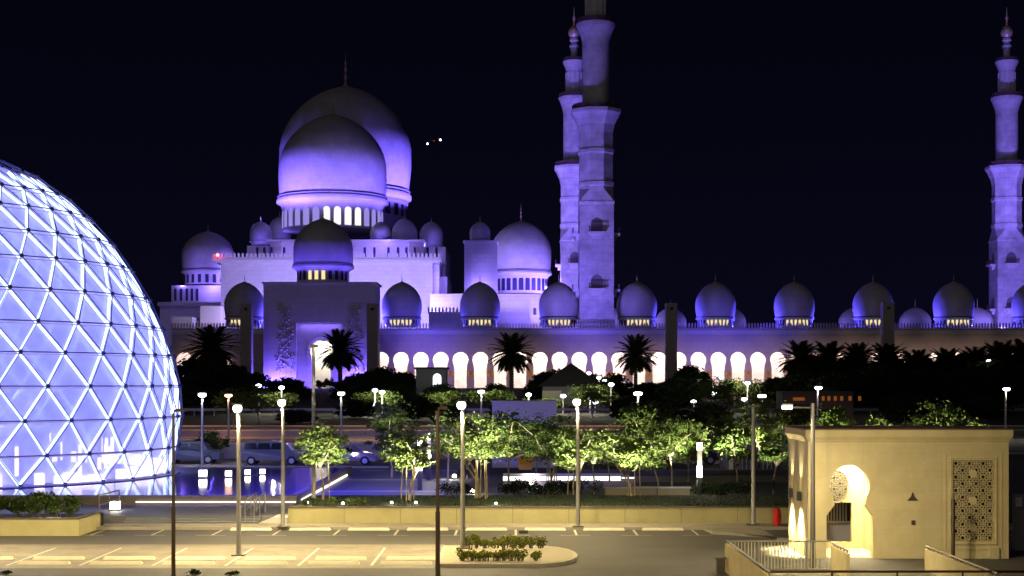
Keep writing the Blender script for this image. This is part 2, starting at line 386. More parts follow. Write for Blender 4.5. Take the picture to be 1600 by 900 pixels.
tag(MB().box(PX1+.01, PX1+.07, 76, 97, .44, .56).build("strip_light", led_w, None), "white strip light running away along the side of the pool beside the plaza", "strip light")
# unlit mast; spots added to it as flood on plaza and water
t = thing("tall_mast", (X(490, 75), 73.2, .8), "tall slim grey mast standing between the pool and the long wall", "mast")
h = Z(543, 73.2)
MB().lathe(X(490, 73.2), 73.2, [(.11, .8), (.10, 3), (.075, h-.1), (.07, h)], 10).build("pole", polem, t, True)
MB().lathe(X(490, 73.2), 73.2, [(.2, .8), (.2, .86)], 10).build("base_plate", pole_dark, t)
MB().box(X(490, 73.2)-.16, X(490, 73.2)+.22, 73.05, 73.35, h, h+.16).build("lamp_head", pole_dark, t)
light('SPOT', "violet_fill", (X(490, 73.2)+.1, 73.6, h-.3), 9000, (.09, .07, 1), .15, t, to=(-7, 88, .3), cone=80)
light('SPOT', "violet_fill", (X(490, 73.2)-.1, 73.6, h-.3), 14000, (.06, .04, 1), .15, t, to=(-17, 86, .3), cone=110)
# steps handrails
def handrail(x, D0, D1, z0, z1, label):
    t = thing("handrail", (x, D0, z0), label, "handrail", "steel handrails of the pool steps")
    m = MB().tube([(x, D0, z0+.95), (x, D1, z1+.95)], .035).tube([(x, D0, z0+.5), (x, D1, z1+.5)], .02); m.build("rail", metal_rail, t)
    for d, z in ((D0, z0), ((D0+D1)/2, (z0+z1)/2), (D1, z1)): MB().tube([(x, d, z), (x, d, z+.95)], .03).build("post", metal_rail, t)
handrail(X(386, 68), 67.5, 70.5, .2, .36, "steel handrail at the right end of the pool steps, left of the pair")
handrail(X(400, 68), 67.5, 70.5, .2, .36, "steel handrail at the right end of the pool steps, right of the pair")
handrail(X(150, 68), 68.5, 72.0, .36, .36, "steel handrail at the left end of the pool steps by the black bin")
t = thing("litter_bin", (X(157, 66.6), 66.6, .12), "small black cylindrical bin on the pavement at the left end of the steps", "bin")
MB().lathe(X(157, 66.6), 66.6, [(.13, .12), (.14, .16), (.14, .62), (.15, .63), (.15, .66), (.11, .67)], 16).build("body", blackm, t, True)
MB().lathe(X(157, 66.6), 66.6, [(.11, .671), (.04, .70)], 16).build("lid", blackm, t)

# lanterns round pool
def lantern(x, D, z, s, label, power=60):
    t = thing("floor_lantern", (x, D, z), label, "lantern", "white lanterns standing round the pool")
    MB().box(x-s*.55, x+s*.55, D-s*.55, D+s*.55, z, z+s*.15).build("base", blackm, t)
    MB().box(x-s*.55, x+s*.55, D-s*.55, D+s*.55, z+s*1.06, z+s*1.15).build("lid", blackm, t)
    MB().box(x-s*.47, x+s*.47, D-s*.47, D+s*.47, z+s*.151, z+s*1.059).build("glowing_box", lamp_w, t)
    return t
lantern(X(180, 71.5), 71.5, .36, .42, "white glowing box lantern on the paving below the pool edge")
for px, py, s, lb in ((317, 746, .42, "white lantern at the far side of the pool nearest the glass dome"), (357, 745, .34, "white lantern at the far side of the pool, second from the dome"),
                   (387, 742, .3, "white lantern at the far side of the pool, third from the dome"), (410, 741, .3, "white lantern at the far side of the pool, farthest from the dome")):
    D = DG(py, PW); z = PW
    MBp = MB().box(X(px, D)-s*.6, X(px, D)+s*.6, D-s*.6, D+s*.6, .3, PW); 
    lt = lantern(X(px, D), D, z, s, lb); MBp.build("plinth", stepm, lt)
def lightcol(px, D, z0, label):
    x = X(px, D); t = thing("light_column", (x, D, z0), label, "lamp", "tall luminous light columns")
    MB().box(x-.13, x+.13, D-.13, D+.13, z0, z0+1.15).box(x-.14, x+.14, D-.14, D+.14, z0+3.0, z0+3.08).build("shaft", blackm, t)
    MB().box(x-.12, x+.12, D-.12, D+.12, z0+1.15, z0+1.75).build("glowing_tube", lamp_w, t)
    MB().box(x-.11, x+.11, D-.11, D+.11, z0+1.751, z0+2.6).build("diffuser", mat("frosted_tube", (.6,.58,.4), .5, emit=(1,.9,.6), es=.35), t)
    MB().box(x-.12, x+.12, D-.12, D+.12, z0+2.6, z0+3.0).build("glowing_cap", lamp_w, t)
    light('POINT', "column_light", (x, D-.4, z0+1.6), 60, WHT, .15, t)
lightcol(656, 85, .36, "light column on the violet plaza, the nearer of the pair left of the brown post")
lightcol(670, 94, .36, "light column on the violet plaza, the farther of the pair left of the brown post")
lightcol(1093, 78.8, .36, "tall light column among the trees in front of the grey pavilion")

# ================================================================== GLASS DOME
RD = 16.1; DX, DY, DZ = -37.1, 92.4, 5.4
lats = [-16.4, -10.2, -3.3, 3.5, 10.3, 16.7, 23.8, 31.4, 38.4, 46, 53, 62, 72]
t = thing("glass_dome", (DX, DY, PW), "huge glass dome of triangular panes glowing blue white at the left", "dome building")
def dn(i, j, r=RD):
    la = R(lats[i]); az = R(41+10*j+(5 if i % 2 == 1 else 0)-(0))
    if i == 0: az = R(41+10*j)
    q = 1-.065*sin(2*la) if la > 0 else 1
    return Vector((DX+r*cos(la)*q*sin(az), DY-r*cos(la)*q*cos(az), DZ+r*sin(la)))
NR = 36
glass = bpy.data.materials.new("frosted_dome_glass"); glass.use_nodes = True; n = glass.node_tree; n.nodes.clear()
o_ = n.nodes.new("ShaderNodeOutputMaterial"); tl = n.nodes.new("ShaderNodeBsdfTranslucent"); tr = n.nodes.new("ShaderNodeBsdfTransparent"); gl = n.nodes.new("ShaderNodeBsdfGlossy")
tl.inputs[0].default_value = (.70, .70, .85, 1); tr.inputs[0].default_value = (.85, .88, 1, 1); gl.inputs[1].default_value = .08; gl.inputs[0].default_value = (.9,.9,.9,1)
m1 = n.nodes.new("ShaderNodeMixShader"); m2 = n.nodes.new("ShaderNodeMixShader"); m2.inputs[0].default_value = .05
tcn = n.nodes.new("ShaderNodeTexCoord"); nn = n.nodes.new("ShaderNodeTexNoise"); nn.inputs["Scale"].default_value = .8; nn.inputs["Detail"].default_value = 8
mr = n.nodes.new("ShaderNodeMapRange"); mr.inputs[1].default_value = .3; mr.inputs[2].default_value = .7; mr.inputs[3].default_value = .20; mr.inputs[4].default_value = .42
n.links.new(tcn.outputs["Object"], nn.inputs["Vector"]); n.links.new(nn.outputs[0], mr.inputs[0]); n.links.new(mr.outputs[0], m1.inputs[0])
df = n.nodes.new("ShaderNodeBsdfDiffuse"); df.inputs[0].default_value = (.5, .52, .62, 1); as_ = n.nodes.new("ShaderNodeMixShader"); as_.inputs[0].default_value = .4
n.links.new(tl.outputs[0], as_.inputs[1]); n.links.new(df.outputs[0], as_.inputs[2]); n.links.new(as_.outputs[0], m1.inputs[1]); n.links.new(tr.outputs[0], m1.inputs[2]); n.links.new(m1.outputs[0], m2.inputs[1]); n.links.new(gl.outputs[0], m2.inputs[2]); n.links.new(m2.outputs[0], o_.inputs[0])
pane = MB(); fr = MB(); ledm = MB(); rings = {}; nodes = []
for i in range(len(lats)-1):
    odd = i % 2
    for j in range(NR):
        A, B = dn(i, j), dn(i, j+1)
        if odd: C, Dd = dn(i+1, j+1), dn(i+1, j)
        else: C, Dd = dn(i+1, j), dn(i+1, j-1)
        # A-B base, C above between A and B; Dd left of C
        c0 = Vector((DX, DY, DZ)); g_ = lambda P: c0+(P-c0)*.975
        pane.add([g_(A), g_(B), g_(C)], [(0,1,2)]); pane.add([g_(A), g_(C), g_(Dd)], [(0,1,2)])
        fr.tube([A, C], .028, 4); fr.tube([A, Dd], .028, 4); fr.tube([A, B], .034, 4)
        k = .9845; c0 = Vector((DX, DY, DZ))
        def inn(P, q=k): return c0+(P-c0)*q
        if i < 11:
            ledm.tube([inn(A), inn(C)], .082, 4); ledm.tube([inn(A), inn(Dd)], .082, 4)
        rings.setdefault(i, MB()).tube([inn(A, .992)+Vector((0, 0, -.10)), inn(B, .992)+Vector((0, 0, -.10))], .035, 4)
        nodes.append(A)
for j in range(NR): pane.add([dn(12, j, RD*.975), dn(12, j+1, RD*.975), (DX, DY, DZ+RD*.97)], [(0,1,2)])
pane.build("glass_shell", glass, t)
fr.build("steel_lattice", mat("lattice_steel", (.10, .09, .22), .5, metal=.5), t)
ledm.build("led_strips", led_dome, t); [q_.build("ring_tube", led_ring, t) for q_ in rings.values()]
nodes.sort(key=lambda p: (p-Vector((0, 0, CZ))).length)
mnode = mat("node_steel", (.06, .05, .12), .5); n0 = None
for p_ in nodes[:100]:
    if n0 is None: n0 = MB().ball(p_, .13, 6).build("lattice_node", mnode, t, origin=p_)
    else:
        c_ = n0.copy(); COL.objects.link(c_); c_.location = p_-ORG[t.as_pointer()]
nod = MB()
for p_ in nodes[100:]: nod.ball(p_, .13, 6)
nod.build("lattice_nodes", mnode, t)["kind"] = "stuff"
br = RD*cos(R(-16.4))
MB().lathe(DX, DY, [(br+.5, PW-.1), (br+.5, PW+.02), (br-.9, PW+.02)], 72).build("base_ring", mat("base_stone", (.10, .09, .2), .5), t)
MB().lathe(DX, DY, [(1e-3, PW+.0), (br-.9, PW+.0)], 48).build("inner_floor", mat("inner_floor_stone", (.6,.6,.62), .5), t)
inner = MB().lathe(DX, DY, [(7.5, PW), (7.5, 3.4), (7.8, 3.4), (7.8, 3.7), (1e-3, 3.8)], 40)
inner.build("inner_hall", mat("inner_hall_wall", (.55,.5,.62), .6, noise=(.6, .7, (.25,.2,.4))), t)
m = MB()
for k in range(40):
    a = R(9*k); m.lathe(DX+10.8*cos(a), DY+10.8*sin(a), [(.14, PW), (.14, 3.0), (.2, 3.1)], 6)
m.build("inner_columns", marble, t)
m = MB(); random.seed(3)
for k in range(150):
    if random.random() < .8:
        a = R(2.4*k); x, y = DX+14.6*cos(a), DY+14.6*sin(a); m.lathe(x, y, [(.3, PW+.05), (.3, PW+.05+random.uniform(.3, .8))], 6)
m.build("base_glow", emis("base_glow_white", (1,.9,1), 3), t)
m = MB()
for k in range(60):
    if random.random() < .5: a = R(6*k); m.lathe(DX+11.6*cos(a), DY+11.6*sin(a), [(.12, 1.2), (.12, random.uniform(1.8, 3.4))], 5)
m.build("inner_lamps", emis("inner_lamp_glow", (1,.85,.9), 3.5), t)
light('POINT', "dome_core_light", (DX, DY, 9), 10500, (.36, .39, 1.0), 2.5, t)
for k in range(6):
    a = R(60*k+20); light('POINT', "dome_ring_light", (DX+9.5*cos(a), DY+9.5*sin(a), 4.4), 750, (.30, .32, 1.0), .5, t)
# blue glow falls on the surroundings
# ================================================================== MOSQUE
DF = 325.0; sF = DF/F
def dome_profile(r, zb, zw, za, rb):
    pr = [(rb, zb)]
    for i in range(1, 5):
        q = i/5; pr.append((rb+(r-rb)*sin(q*pi/2), zb+(zw-zb)*q))
    h = za-zw
    for i in range(1, 15):
        a = pi/2*i/14.0; rr = r*cos(a)**1.0
        if i >= 12: rr = rr*(1-.06*(i-11)) 
        pr.append((max(rr, .02*r), zw+h*(.89*sin(a)+.11*(i/14)**2.6)))
    return pr
def finial(mb, cx, cy, z0, z1, r):
    H = z1-z0
    pr = [(r*1.3, z0-.02*H), (r*.45, z0+.08*H), (r*.35, z0+.16*H), (r, z0+.25*H), (r*.35, z0+.34*H), (r*.3, z0+.4*H), (r*.8, z0+.48*H), (r*.3, z0+.56*H), (r*.25, z0+.62*H), (r*.55, z0+.68*H), (r*.15, z0+.75*H), (.02, z1)]
    return mb.lathe(cx, cy, pr, 8)
def window_mesh(w, h, depth=.06):
    pts = [(-w/2, 0), (w/2, 0), (w/2, h-w/2)]+[(w/2*cos(pi*i/6), h-w/2+w/2*sin(pi*i/6)) for i in range(1, 6)]+[(-w/2, h-w/2)]
    return pts
def make_dome(parent, px, D, rpx, yw, ya, yb, yf, yd, lit=None, nw=16, rbf=.92, drum=.88, win=None, dm=None, name="dome", wm=None, wfrac=(.15,.85)):
    s = D/F; cx = X(px, D); r = rpx*s; zb, zw, za = Z(yb, D), Z(yw, D), Z(ya, D); zd = Z(yd, D)
    d = MB().lathe(cx, D, dome_profile(r, zb, zw, za, r*rbf), 48).build(name, dm or dome_m, parent, True, origin=(cx, D, zd))
    H = zb-zd
    MB().lathe(cx, D, [(r*(rbf+.03), zb-.02*r), (r*(rbf+.05), zb-.05*r), (r*(rbf+.05), zb-.10*r), (r*rbf*.985, zb-.13*r), (r*(drum+.02), zb-.28*H), (r*drum, zb-.36*H), (r*drum, zd)], 48).build("drum", marble, d, True)
    MB().lathe(cx, D, [(r*(rbf+.02), zb+.0), (r*(rbf+.035), zb+.02*r), (r*(rbf+.0), zb+.045*r)], 48).build("dome_ring", mat_ring, d, True)
    if yf: finial(MB(), cx, D, za, Z(yf, D), max(.16, .035*r)).build("finial", gold, d, True)
    if win:
        ww, wh, wz = win  # in units of r, start height fraction
        pts = window_mesh(ww*r, wh*r); rr = r*drum+.03
        for k in range(nw):
            a = 2*pi*(k+.5)/nw
            if sin(a) > .25: continue       # far side
            m = MB(); q = MB()
            pos = Vector((cx+rr*cos(a), D+rr*sin(a), zd+wz*H)); tx = Vector((-sin(a), cos(a), 0)); nx = Vector((cos(a), sin(a), 0))
            vs = [pos+tx*u+Vector((0,0,v)) for u, v in pts]; n_ = len(vs)
            m.add(vs+[v_+nx*(-.3) for v_ in vs], [tuple(range(n_))])
            dx = X(px, D)-0
            lf = (cos(a)+1)/2
            o = m.build("window", win_v if (wm and lit and not wfrac[0] <= lf <= wfrac[1]) else (wm or win_y) if lit and wfrac[0] <= lf <= wfrac[1] and sin(a) < -.2 else recess_m, d)
    return d
mat_ring = mat("dome_ring_band", (.20, .19, .24), .6)

def parapet(mb, x0, x1, D, z, h=1.15, w=.32, gap=.34, th=.35):
    x = x0
    mb.box(x0, x1, D, D+th, z, z+h*.25)
    while x+w < x1:
        mb.add([(x, D, z+h*.25), (x+w, D, z+h*.25), (x+w, D, z+h*.8), (x+w/2, D, z+h), (x, D, z+h*.8),
                (x, D+th, z+h*.25), (x+w, D+th, z+h*.25), (x+w, D+th, z+h*.8), (x+w/2, D+th, z+h), (x, D+th, z+h*.8)],
               [(0,1,2,3,4), (9,8,7,6,5), (1,6,7,2), (2,7,8,3), (3,8,9,4), (4,9,5,0)])
        x += w+gap
    return mb

# --- arcade (front)
arc = thing("arcade_wing", (X(1100, DF), DF, 5.6), "long low arcade of round white lit arches crowned by a row of onion domes", "arcade")
zt = Z(517, DF); bay = 31*sF; zg = 5.6
pts = arch_shape(12.3*sF, Z(562.5, DF), 9.6*sF, Z(577, DF), 9.6*sF, Z(579, DF), zg)
wall = MB(); ncol = []
k0 = -4; cx0 = X(626.5, DF)
for k in range(-1, 36):
    cx = cx0+k*bay; arch_panel(wall, cx-bay/2, cx+bay/2, zt, cx, pts, DF, 1.0); ncol.append(cx+bay/2)
xa, xb = cx0-1.5*bay, cx0+35.5*bay
# left portion beyond the portal
for k in range(-11, -8):
    cx = cx0+k*bay+.3; arch_panel(wall, cx-bay/2, cx+bay/2, zt, cx, pts, DF, 1.0)
xl0 = cx0-11.5*bay+.3; xl1 = cx0-8.5*bay+.3
wall.add([(xl1, DF, zg), (xa, DF, zg), (xa, DF, zt), (xl1, DF, zt)], [(0,1,2,3)])
wall.box(xl0-.6, xl0, DF, DF+9, zg, zt)
wall.build("arcade_front", facade_m, arc)
MB().box(xl0, xb, DF+.02, DF+16, zt+.002, zt+.5).build("roof", facade_m, arc)
MB().box(xl0-.6, xb, DF-.35, DF-.01, Z(522.5, DF), Z(519.5, DF)).box(xl0-.6, xb, DF-.2, DF-.01, Z(519.4, DF), Z(516, DF)).build("cornice", marble, arc)
parapet(MB(), xl0-.6, xb, DF-.1, Z(516, DF)+.01, 12*sF).build("parapet", facade_m, arc)
MB().box(xl0, xb, DF+6.5, DF+6.9, zg, zt).build("inner_wall", mat("inner_arcade_wall", (.62, .56, .54), .7, noise=(.6, .8, (.42, .33, .30))), arc)
MB().box(xl0, xb, DF+1.02, DF+6.48, zg-.2, zg+.06).build("arcade_floor", marble, arc)
# columns with gold capitals
for i, cx in enumerate(ncol[:24]):
    c = MB().lathe(cx, DF+.3, [(.42, zg), (.30, zg+.4), (.28, Z(590, DF)), (.30, Z(586, DF))], 8)
    c.lathe(cx, DF+3.6, [(.42, zg), (.30, zg+.4), (.28, Z(590, DF))], 8)
    co = c.build("column", marble, arc, True, origin=(cx, DF, zg))
    MB().lathe(cx, DF-.14, [(.5, Z(586, DF)), (.62, Z(583, DF)), (.66, Z(580.5, DF))], 8).box(cx-.55, cx+.55, DF-.5, DF-.02, Z(588.5, DF), Z(586.4, DF)).build("capital", goldband, co)
# interior light
def area_down(x0, x1, y, z, power, col=WHT, dy=3.5):
    o = light('AREA', "arcade_light", ((x0+x1)/2, y, z), power, col, parent=arc, size=(x1-x0, dy)); return o
area_down(xa+1, cx0+17*bay, DF+3.8, zt-.6, 26000, (1, .91, .84))
area_down(cx0+17*bay, xb-1, DF+3.8, zt-.6, 19000, (1, .88, .76))
area_down(xl0+.5, xl1-.5, DF+3.8, zt-.6, 2400, (1, .9, .85))
DD = DF+8
def px_at(px, D0, D1): return 800+(px-800)   # px kept; positions computed for the deeper plane
dpx = [382, 505, 628, 750, 873, 995, 1118, 1241, 1364, 1490, 1613]
for i, px in enumerate(dpx):
    if px == 505: continue
    make_dome(arc, px, DD, 31.5, 478, 440, 496, 428, 511, lit=True, nw=28, win=(.11, .38, .12), drum=.9)
# the bigger dome behind the portal
make_dome(arc, 505, DD+2, 46.5, 392, 341, 415, 322, 446, lit=True, nw=24, win=(.12, .42, .22), drum=.87, rbf=.99, wfrac=(.2,.62))
MB().box(X(455, DD), X(556, DD), DD-6, DD+14, zt+.4, Z(446, DD)).build("dome_base", marble, arc)
# uplights between domes
mids = [(443+(0)), 566, 690, 811, 934, 1056, 1180, 1302, 1427, 1551]
pw = {566: 2.6, 690: .35, 811: .5, 934: .8}
for px in mids:
    k = pw.get(px, 1.0); x = X(px, DD)
    light('POINT', "roof_flood", (x-1.2, DD+1.6, zt+1.4), 6800*k, BLU, .3, arc)
# distant arcade domes (courtyard far side)
DB = 416.0
arcb = thing("rear_arcade", (X(1300, DB), DB, 5.6), "far arcade whose pale domes peep above the front parapet", "arcade")
MB().box(X(960, DB), X(1700, DB), DB+3, DB+10, 5.6, Z(512, DB)).build("rear_wall", facade_m, arcb)
for px in (954, 1048, 1141, 1237, 1335, 1430, 1527):
    make_dome(arcb, px, DB, 24.5, 504, 480, 512, 466, 522, rbf=.97, win=None, dm=marble)
for px in (1000, 1095, 1190, 1285, 1382, 1480, 1560):
    light('POINT', "roof_flood", (X(px, DB), DB-4, Z(515, DB)), 700, VIO2, .3, arcb)

# --- entrance portal
DP = 312.0; sP = DP/F
por = thing("entrance_portal", (X(498, DP), DP, 5.6), "tall square violet lit gateway with raised flower reliefs and a white lit arch", "gateway")
zp = Z(443, DP); xL, xR = X(411.5, DP), X(586, DP); rx0, rx1 = X(463, DP), X(535, DP); rz = Z(504, DP)
body = MB()
body.box(xL, rx0, DP, DP+12, 5.4, zp).box(rx1, xR, DP, DP+12, 5.4, zp).box(rx0, rx1, DP, DP+12, rz, zp)
body.build("portal_block", portal_m, por)
MB().box(xL-.35, xR+.35, DP-.35, DP+12.3, zp+.001, zp+.35).build("portal_cap", portal_m, por)
rec = MB(); acx = X(502, DP+1.6)
arch_panel(rec, rx0, rx1, rz, acx, arch_shape(18*sP, Z(548, DP), 15*sP, Z(562, DP), 15*sP, Z(564, DP), 5.4), DP+1.6, 4.0)
rec.build("recess_arch", portal_m, por)
m = MB()
for q, w_ in ((22, .5), ):
    for sgn in (-1, 1):
        pass
arcring = MB()
ring_pts = [(acx+21*sP*cos(a), DP+1.45, Z(548, DP)+21*sP*sin(a)) for a in [R(-35+250*i/24) for i in range(25)]]
arcring.tube(ring_pts, .16, 6); arcring.build("arch_moulding", marble, por, True)
MB().box(rx0, rx1, DP+9, DP+9.2, 5.4, rz).build("inner_wall", marble, por)
light('AREA', "portal_light", ((rx0+rx1)/2, DP+7.2, Z(530, DP)), 2600, (1, .9, .72), parent=por, size=(6, 2))
# floral reliefs
random.seed(12)
for side in (-1, 1):
    rel = MB(); cxp = 499
    stems = [([(438, 592), (434, 570), (441, 545), (436, 520), (447, 500), (452, 484)]), ([(452, 592), (455, 565), (448, 540), (455, 515), (444, 495), (440, 482)]), ([(446, 590), (443, 560), (452, 530), (441, 508)])]
    for st in stems:
        P = [(X(499+side*(499-a), DP), DP-.06, Z(b, DP)) for a, b in st]
        C = []
        for i in range(len(P)-1):
            for q in range(6):
                u = q/6; C.append(tuple(P[i][k]+(P[i+1][k]-P[i][k])*u+(.25*sin(i*2+u*pi) if k == 0 else 0) for k in range(3)))
        rel.tube(C, .10, 5)
        for i, c in enumerate(C):
            if i % 2 == 0 and i > 2:
                n_pet = 2 if i % 4 else 5; a0 = random.uniform(0, 6.28)
                for q in range(n_pet):
                    a = a0+q*2*pi/n_pet; L = random.uniform(.5, 1.0); wd = .22
                    ox = random.uniform(-.5, .5) if n_pet == 5 else 0; ux, uz = cos(a), sin(a)
                    b = Vector((c[0]+ox, DP-.05, c[2])); u = Vector((ux, 0, uz)); v = Vector((-uz, 0, ux)); up = Vector((0, -.32, 0))
                    rel.add([b, b+u*L*.5+v*wd, b+u*L, b+u*L*.5-v*wd, b+u*L*.55+up], [(0,1,4),(1,2,4),(2,3,4),(3,0,4)])
    rel.build("flower_relief", portal_m, por, False)
for px, k in ((438, .9), (462, .5), (560, 1.2), (540, .5), (420, .5), (574, .6)):
    light('POINT', "portal_flood", (X(px, DP-2.2), DP-2.2, 6.4), 3600*k, VIO, .3, por)
light('AREA', "recess_light", ((rx0+rx1)/2, DP+.8, rz-.15), 200, VIO2, parent=por, size=(8.5, .5))

# --- stone pylons
for px, yt, D, lb in ((385.5, 478, 306, "tall grey stone pylon left of the violet gateway"), (582.5, 478, 306, "tall grey stone pylon right of the violet gateway"),
                   (1048.5, 477, 306, "tall grey stone pylon in front of the arcade right of the big minaret"), (1386.5, 476, 306, "tall grey stone pylon in front of the arcade towards the right edge")):
    w2 = 8.6*D/F; x = X(px, D); t = thing("light_pylon", (x, D, 5.6), lb, "pylon", "stone light pylons before the mosque")
    MB().box(x-w2, x+w2, D-w2, D+w2, 5.5, Z(yt, D)).build("shaft", pylon_m, t)
    MB().box(x-w2*1.04, x+w2*1.04, D-w2*1.04, D+w2*1.04, Z(yt, D)+.001, Z(yt, D)+.4).build("cap", pylon_m, t)
    MB().lathe(x, D-w2-.02, [(.35, Z(yt+5, D)-.3), (.35, Z(yt+5, D)+.2)], 8).build("speaker", blackm, t)

# --- minarets
niche_m = mat('painted_niche_shade', (.22, .19, .21), .8)  # doorway shade put into the colour of a flat panel
def minaret(px, D, label, zb=5.0):
    cx = X(px, D); t = thing("minaret", (cx, D, 5.6), label, "minaret", "tall white minarets of the mosque")
    m = MB().frustum(cx, D, [(3.95, zb), (3.95, zb+2), (3.8, zb+2.2), (3.8, 46.6), (3.95, 46.7), (3.95, 47.2)], 4)
    m.build("square_shaft", marble2, t)
    m = MB()
    m.add([(cx-3.8, D-3.8, 47.2), (cx+3.8, D-3.8, 47.2), (cx+3.8, D+3.8, 47.2), (cx-3.8, D+3.8, 47.2)]+[(cx+3.75*1.082*cos(R(22.5+45*k)), D+3.75*1.082*sin(R(22.5+45*k)), 50) for k in range(8)],
          [(3,0,8),(0,1,10),(1,2,4),(2,3,6),(0,8,9),(0,9,10),(1,10,11),(1,11,4),(2,4,5),(2,5,6),(3,6,7),(3,7,8)])
    m.frustum(cx, D, [(3.75, 50), (3.75, 50.6), (3.95, 50.8), (3.95, 51.6), (3.72, 51.8), (3.72, 58), (3.95, 58.2), (3.95, 59), (3.72, 59.2), (3.72, 62.5), (4.1, 64.5), (4.9, 66.3), (5.5, 67.2), (5.5, 67.9)], 8, R(22.5))
    m.build("octagonal_shaft", marble2, t)
    MB().lathe(cx, D, [(5.4, 67.91), (5.4, 69.1), (5.25, 69.1), (5.25, 67.92)], 16).build("balcony_rail", rail_m, t)
    m = MB().lathe(cx, D, [(3.05, 67.9), (3.05, 83.0), (3.4, 84.6), (4.0, 86.2), (4.4, 86.9), (4.4, 87.4)], 20).build("round_shaft", marble2, t, True)
    MB().lathe(cx, D, [(4.3, 87.41), (4.3, 88.5), (4.15, 88.5), (4.15, 87.42)], 16).build("balcony_rail", rail_m, t)
    MB().lathe(cx, D, [(2.2, 87.4), (2.2, 94.6), (2.5, 95.8), (3.1, 97.0), (3.2, 97.6)], 16).build("lantern_shaft", marble, t, True)
    f = MB()
    for k in range(12): a = R(30*k); f.lathe(cx+2.3*cos(a), D+2.3*sin(a), [(.18, 88.6), (.18, 94.4)], 6)
    f.build("lantern_columns", marble, t)
    MB().lathe(cx, D, [(3.1, 97.61), (3.1, 98.5), (2.95, 98.5), (2.95, 97.62)], 16).build("balcony_rail", rail_m, t)
    MB().lathe(cx, D, [(1.0, 97.6), (.95, 101.2), (1.35, 101.5), (1.35, 102.1), (.9, 102.3), (.9, 103.2), (1.3, 103.5), (1.2, 104.1), (.9, 104.3)], 14).build("neck", marble, t, True)
    MB().lathe(cx, D, [(.9, 104.3), (1.5, 105), (1.75, 105.9), (1.3, 107), (.4, 107.8), (.25, 109), (.5, 109.8), (.2, 110.6), (.04, 113)], 14).build("finial", gold, t, True)
    for z in (41.2, 28.6):
        for a in (0, 90, 180, 270):
            rot = Matrix.Rotation(R(a), 4, 'Z'); c = Vector((cx, D, 0))
            def tf(mb_): mb_.v = [tuple(c+rot @ Vector(v)) for v in mb_.v]; return mb_
            b = MB().prismy([(-1.6, z-1.5), (1.6, z-1.5), (1.9, z-1.2), (1.9, z-.9), (-1.9, z-.9), (-1.9, z-1.2)], -5.3, -3.82)
            b.prismy([(-.9, z-2.5), (.9, z-2.5), (1.5, z-1.501), (-1.5, z-1.501)], -4.6, -3.82)
            bo = tf(b).build("balcony", marble, t)
            r_ = MB()
            for q in range(7): r_.box(-1.8+q*.57, -1.62+q*.57, -5.25, -5.1, z-.899, z+.1)
            r_.box(-1.85, 1.85, -5.27, -5.08, z+.1, z+.25)
            tf(r_).build("balcony_rail", rail_m, bo)
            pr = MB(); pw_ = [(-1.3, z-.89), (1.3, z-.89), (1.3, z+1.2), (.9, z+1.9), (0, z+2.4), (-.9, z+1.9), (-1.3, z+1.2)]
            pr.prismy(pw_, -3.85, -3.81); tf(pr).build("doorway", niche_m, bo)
    return t
mt1 = minaret(931, 331, "nearest tall minaret, its top cut off above, rising from the arcade", zt+.5)
mt2 = minaret(897, 416, "farther minaret half hidden just left of the nearest minaret")
mt3 = minaret(1573, 416, "whole minaret with golden tip at the right edge")
def upl(t, x, y, z, to, p, col=VIO2, cone=50, rad=.5): light('SPOT', "minaret_flood", (x, y, z), p, col, rad, t, to=to, cone=cone, blend=.8)
m1x = X(931, 331)
upl(mt1, m1x-16, 292, 7, (m1x, 331, 48), 90000, VIO2, 62)
upl(mt1, m1x-9, 322, zt+1.5, (m1x, 330, 58), 9000, VIO, 60)
upl(mt1, m1x-26, 300, 7, (m1x, 331, 75), 80000, VIO2, 40)
for t_, px in ((mt2, 897), (mt3, 1573)):
    mx = X(px, 416)
    upl(t_, mx-14, 345, 15, (mx, 416, 40), 155000, VIO2, 50)
    upl(t_, mx-10, 360, 15, (mx, 416, 80), 250000, VIO2, 40)
    upl(t_, mx-8, 400, 16, (mx, 416, 46), 9000, VIO2, 80)
# facade violet washes
for px, k in ((650, 1.1), (930, .8), (1120, .75), (1215, .4)):
    x = X(px, 300); light('SPOT', "facade_flood", (x, 312, 15), 6500*k, (.12, .08, 1), .4, arc, to=(x+1, 325, 16.6), cone=110, blend=1)

for k in range(21):
    x = X(300+k*70, 312)
    if not 360 < 300+k*70 < 640: light('SPOT', "facade_warm_flood", (x, 304, 7), 3000 if k < 9 else 4600, (1, .70, .56), .4, arc, to=(x, 325, 9.5), cone=48, blend=1)
# --- prayer hall
DH = 425.0; DH2 = 440.0
hall = thing("prayer_hall", (X(515, DH), DH, 5.6), "main prayer hall with giant twin domes and a pale violet wall", "mosque hall")
x0, x1 = X(345, DH), X(676, DH); zr = Z(411, DH)
w_ = MB().box(x0, x1, DH, DH+60, 5.6, zr)
w_.build("hall_block", marble, hall)
MB().box(x0-1.6, x1+2.0, DH-1.6, DH+61, zr, Z(409, DH)).box(x0-2.2, x1+2.6, DH-2.2, DH+61.6, Z(409, DH)+.001, Z(405, DH)).build("cornice", marble, hall)
parapet(MB(), x0-2, x1+2.4, DH-2, Z(405, DH)+.01, 1.7, .6, .6, .5).build("parapet", marble, hall)
# buttress right, stepped
MB().box(x1+.01, X(686, DH), DH+2, DH+40, 5.6, Z(412, DH)).build("side_block", marble, hall)
MB().box(X(686, DH)+.01, X(697, DH), DH+6, DH+40, 5.6, Z(430, DH)).build("side_block", marble, hall)
MB().box(X(697, DH)+.01, X(705, DH), DH+8, DH+40, 5.6, Z(458, DH)).build("side_block", marble, hall)
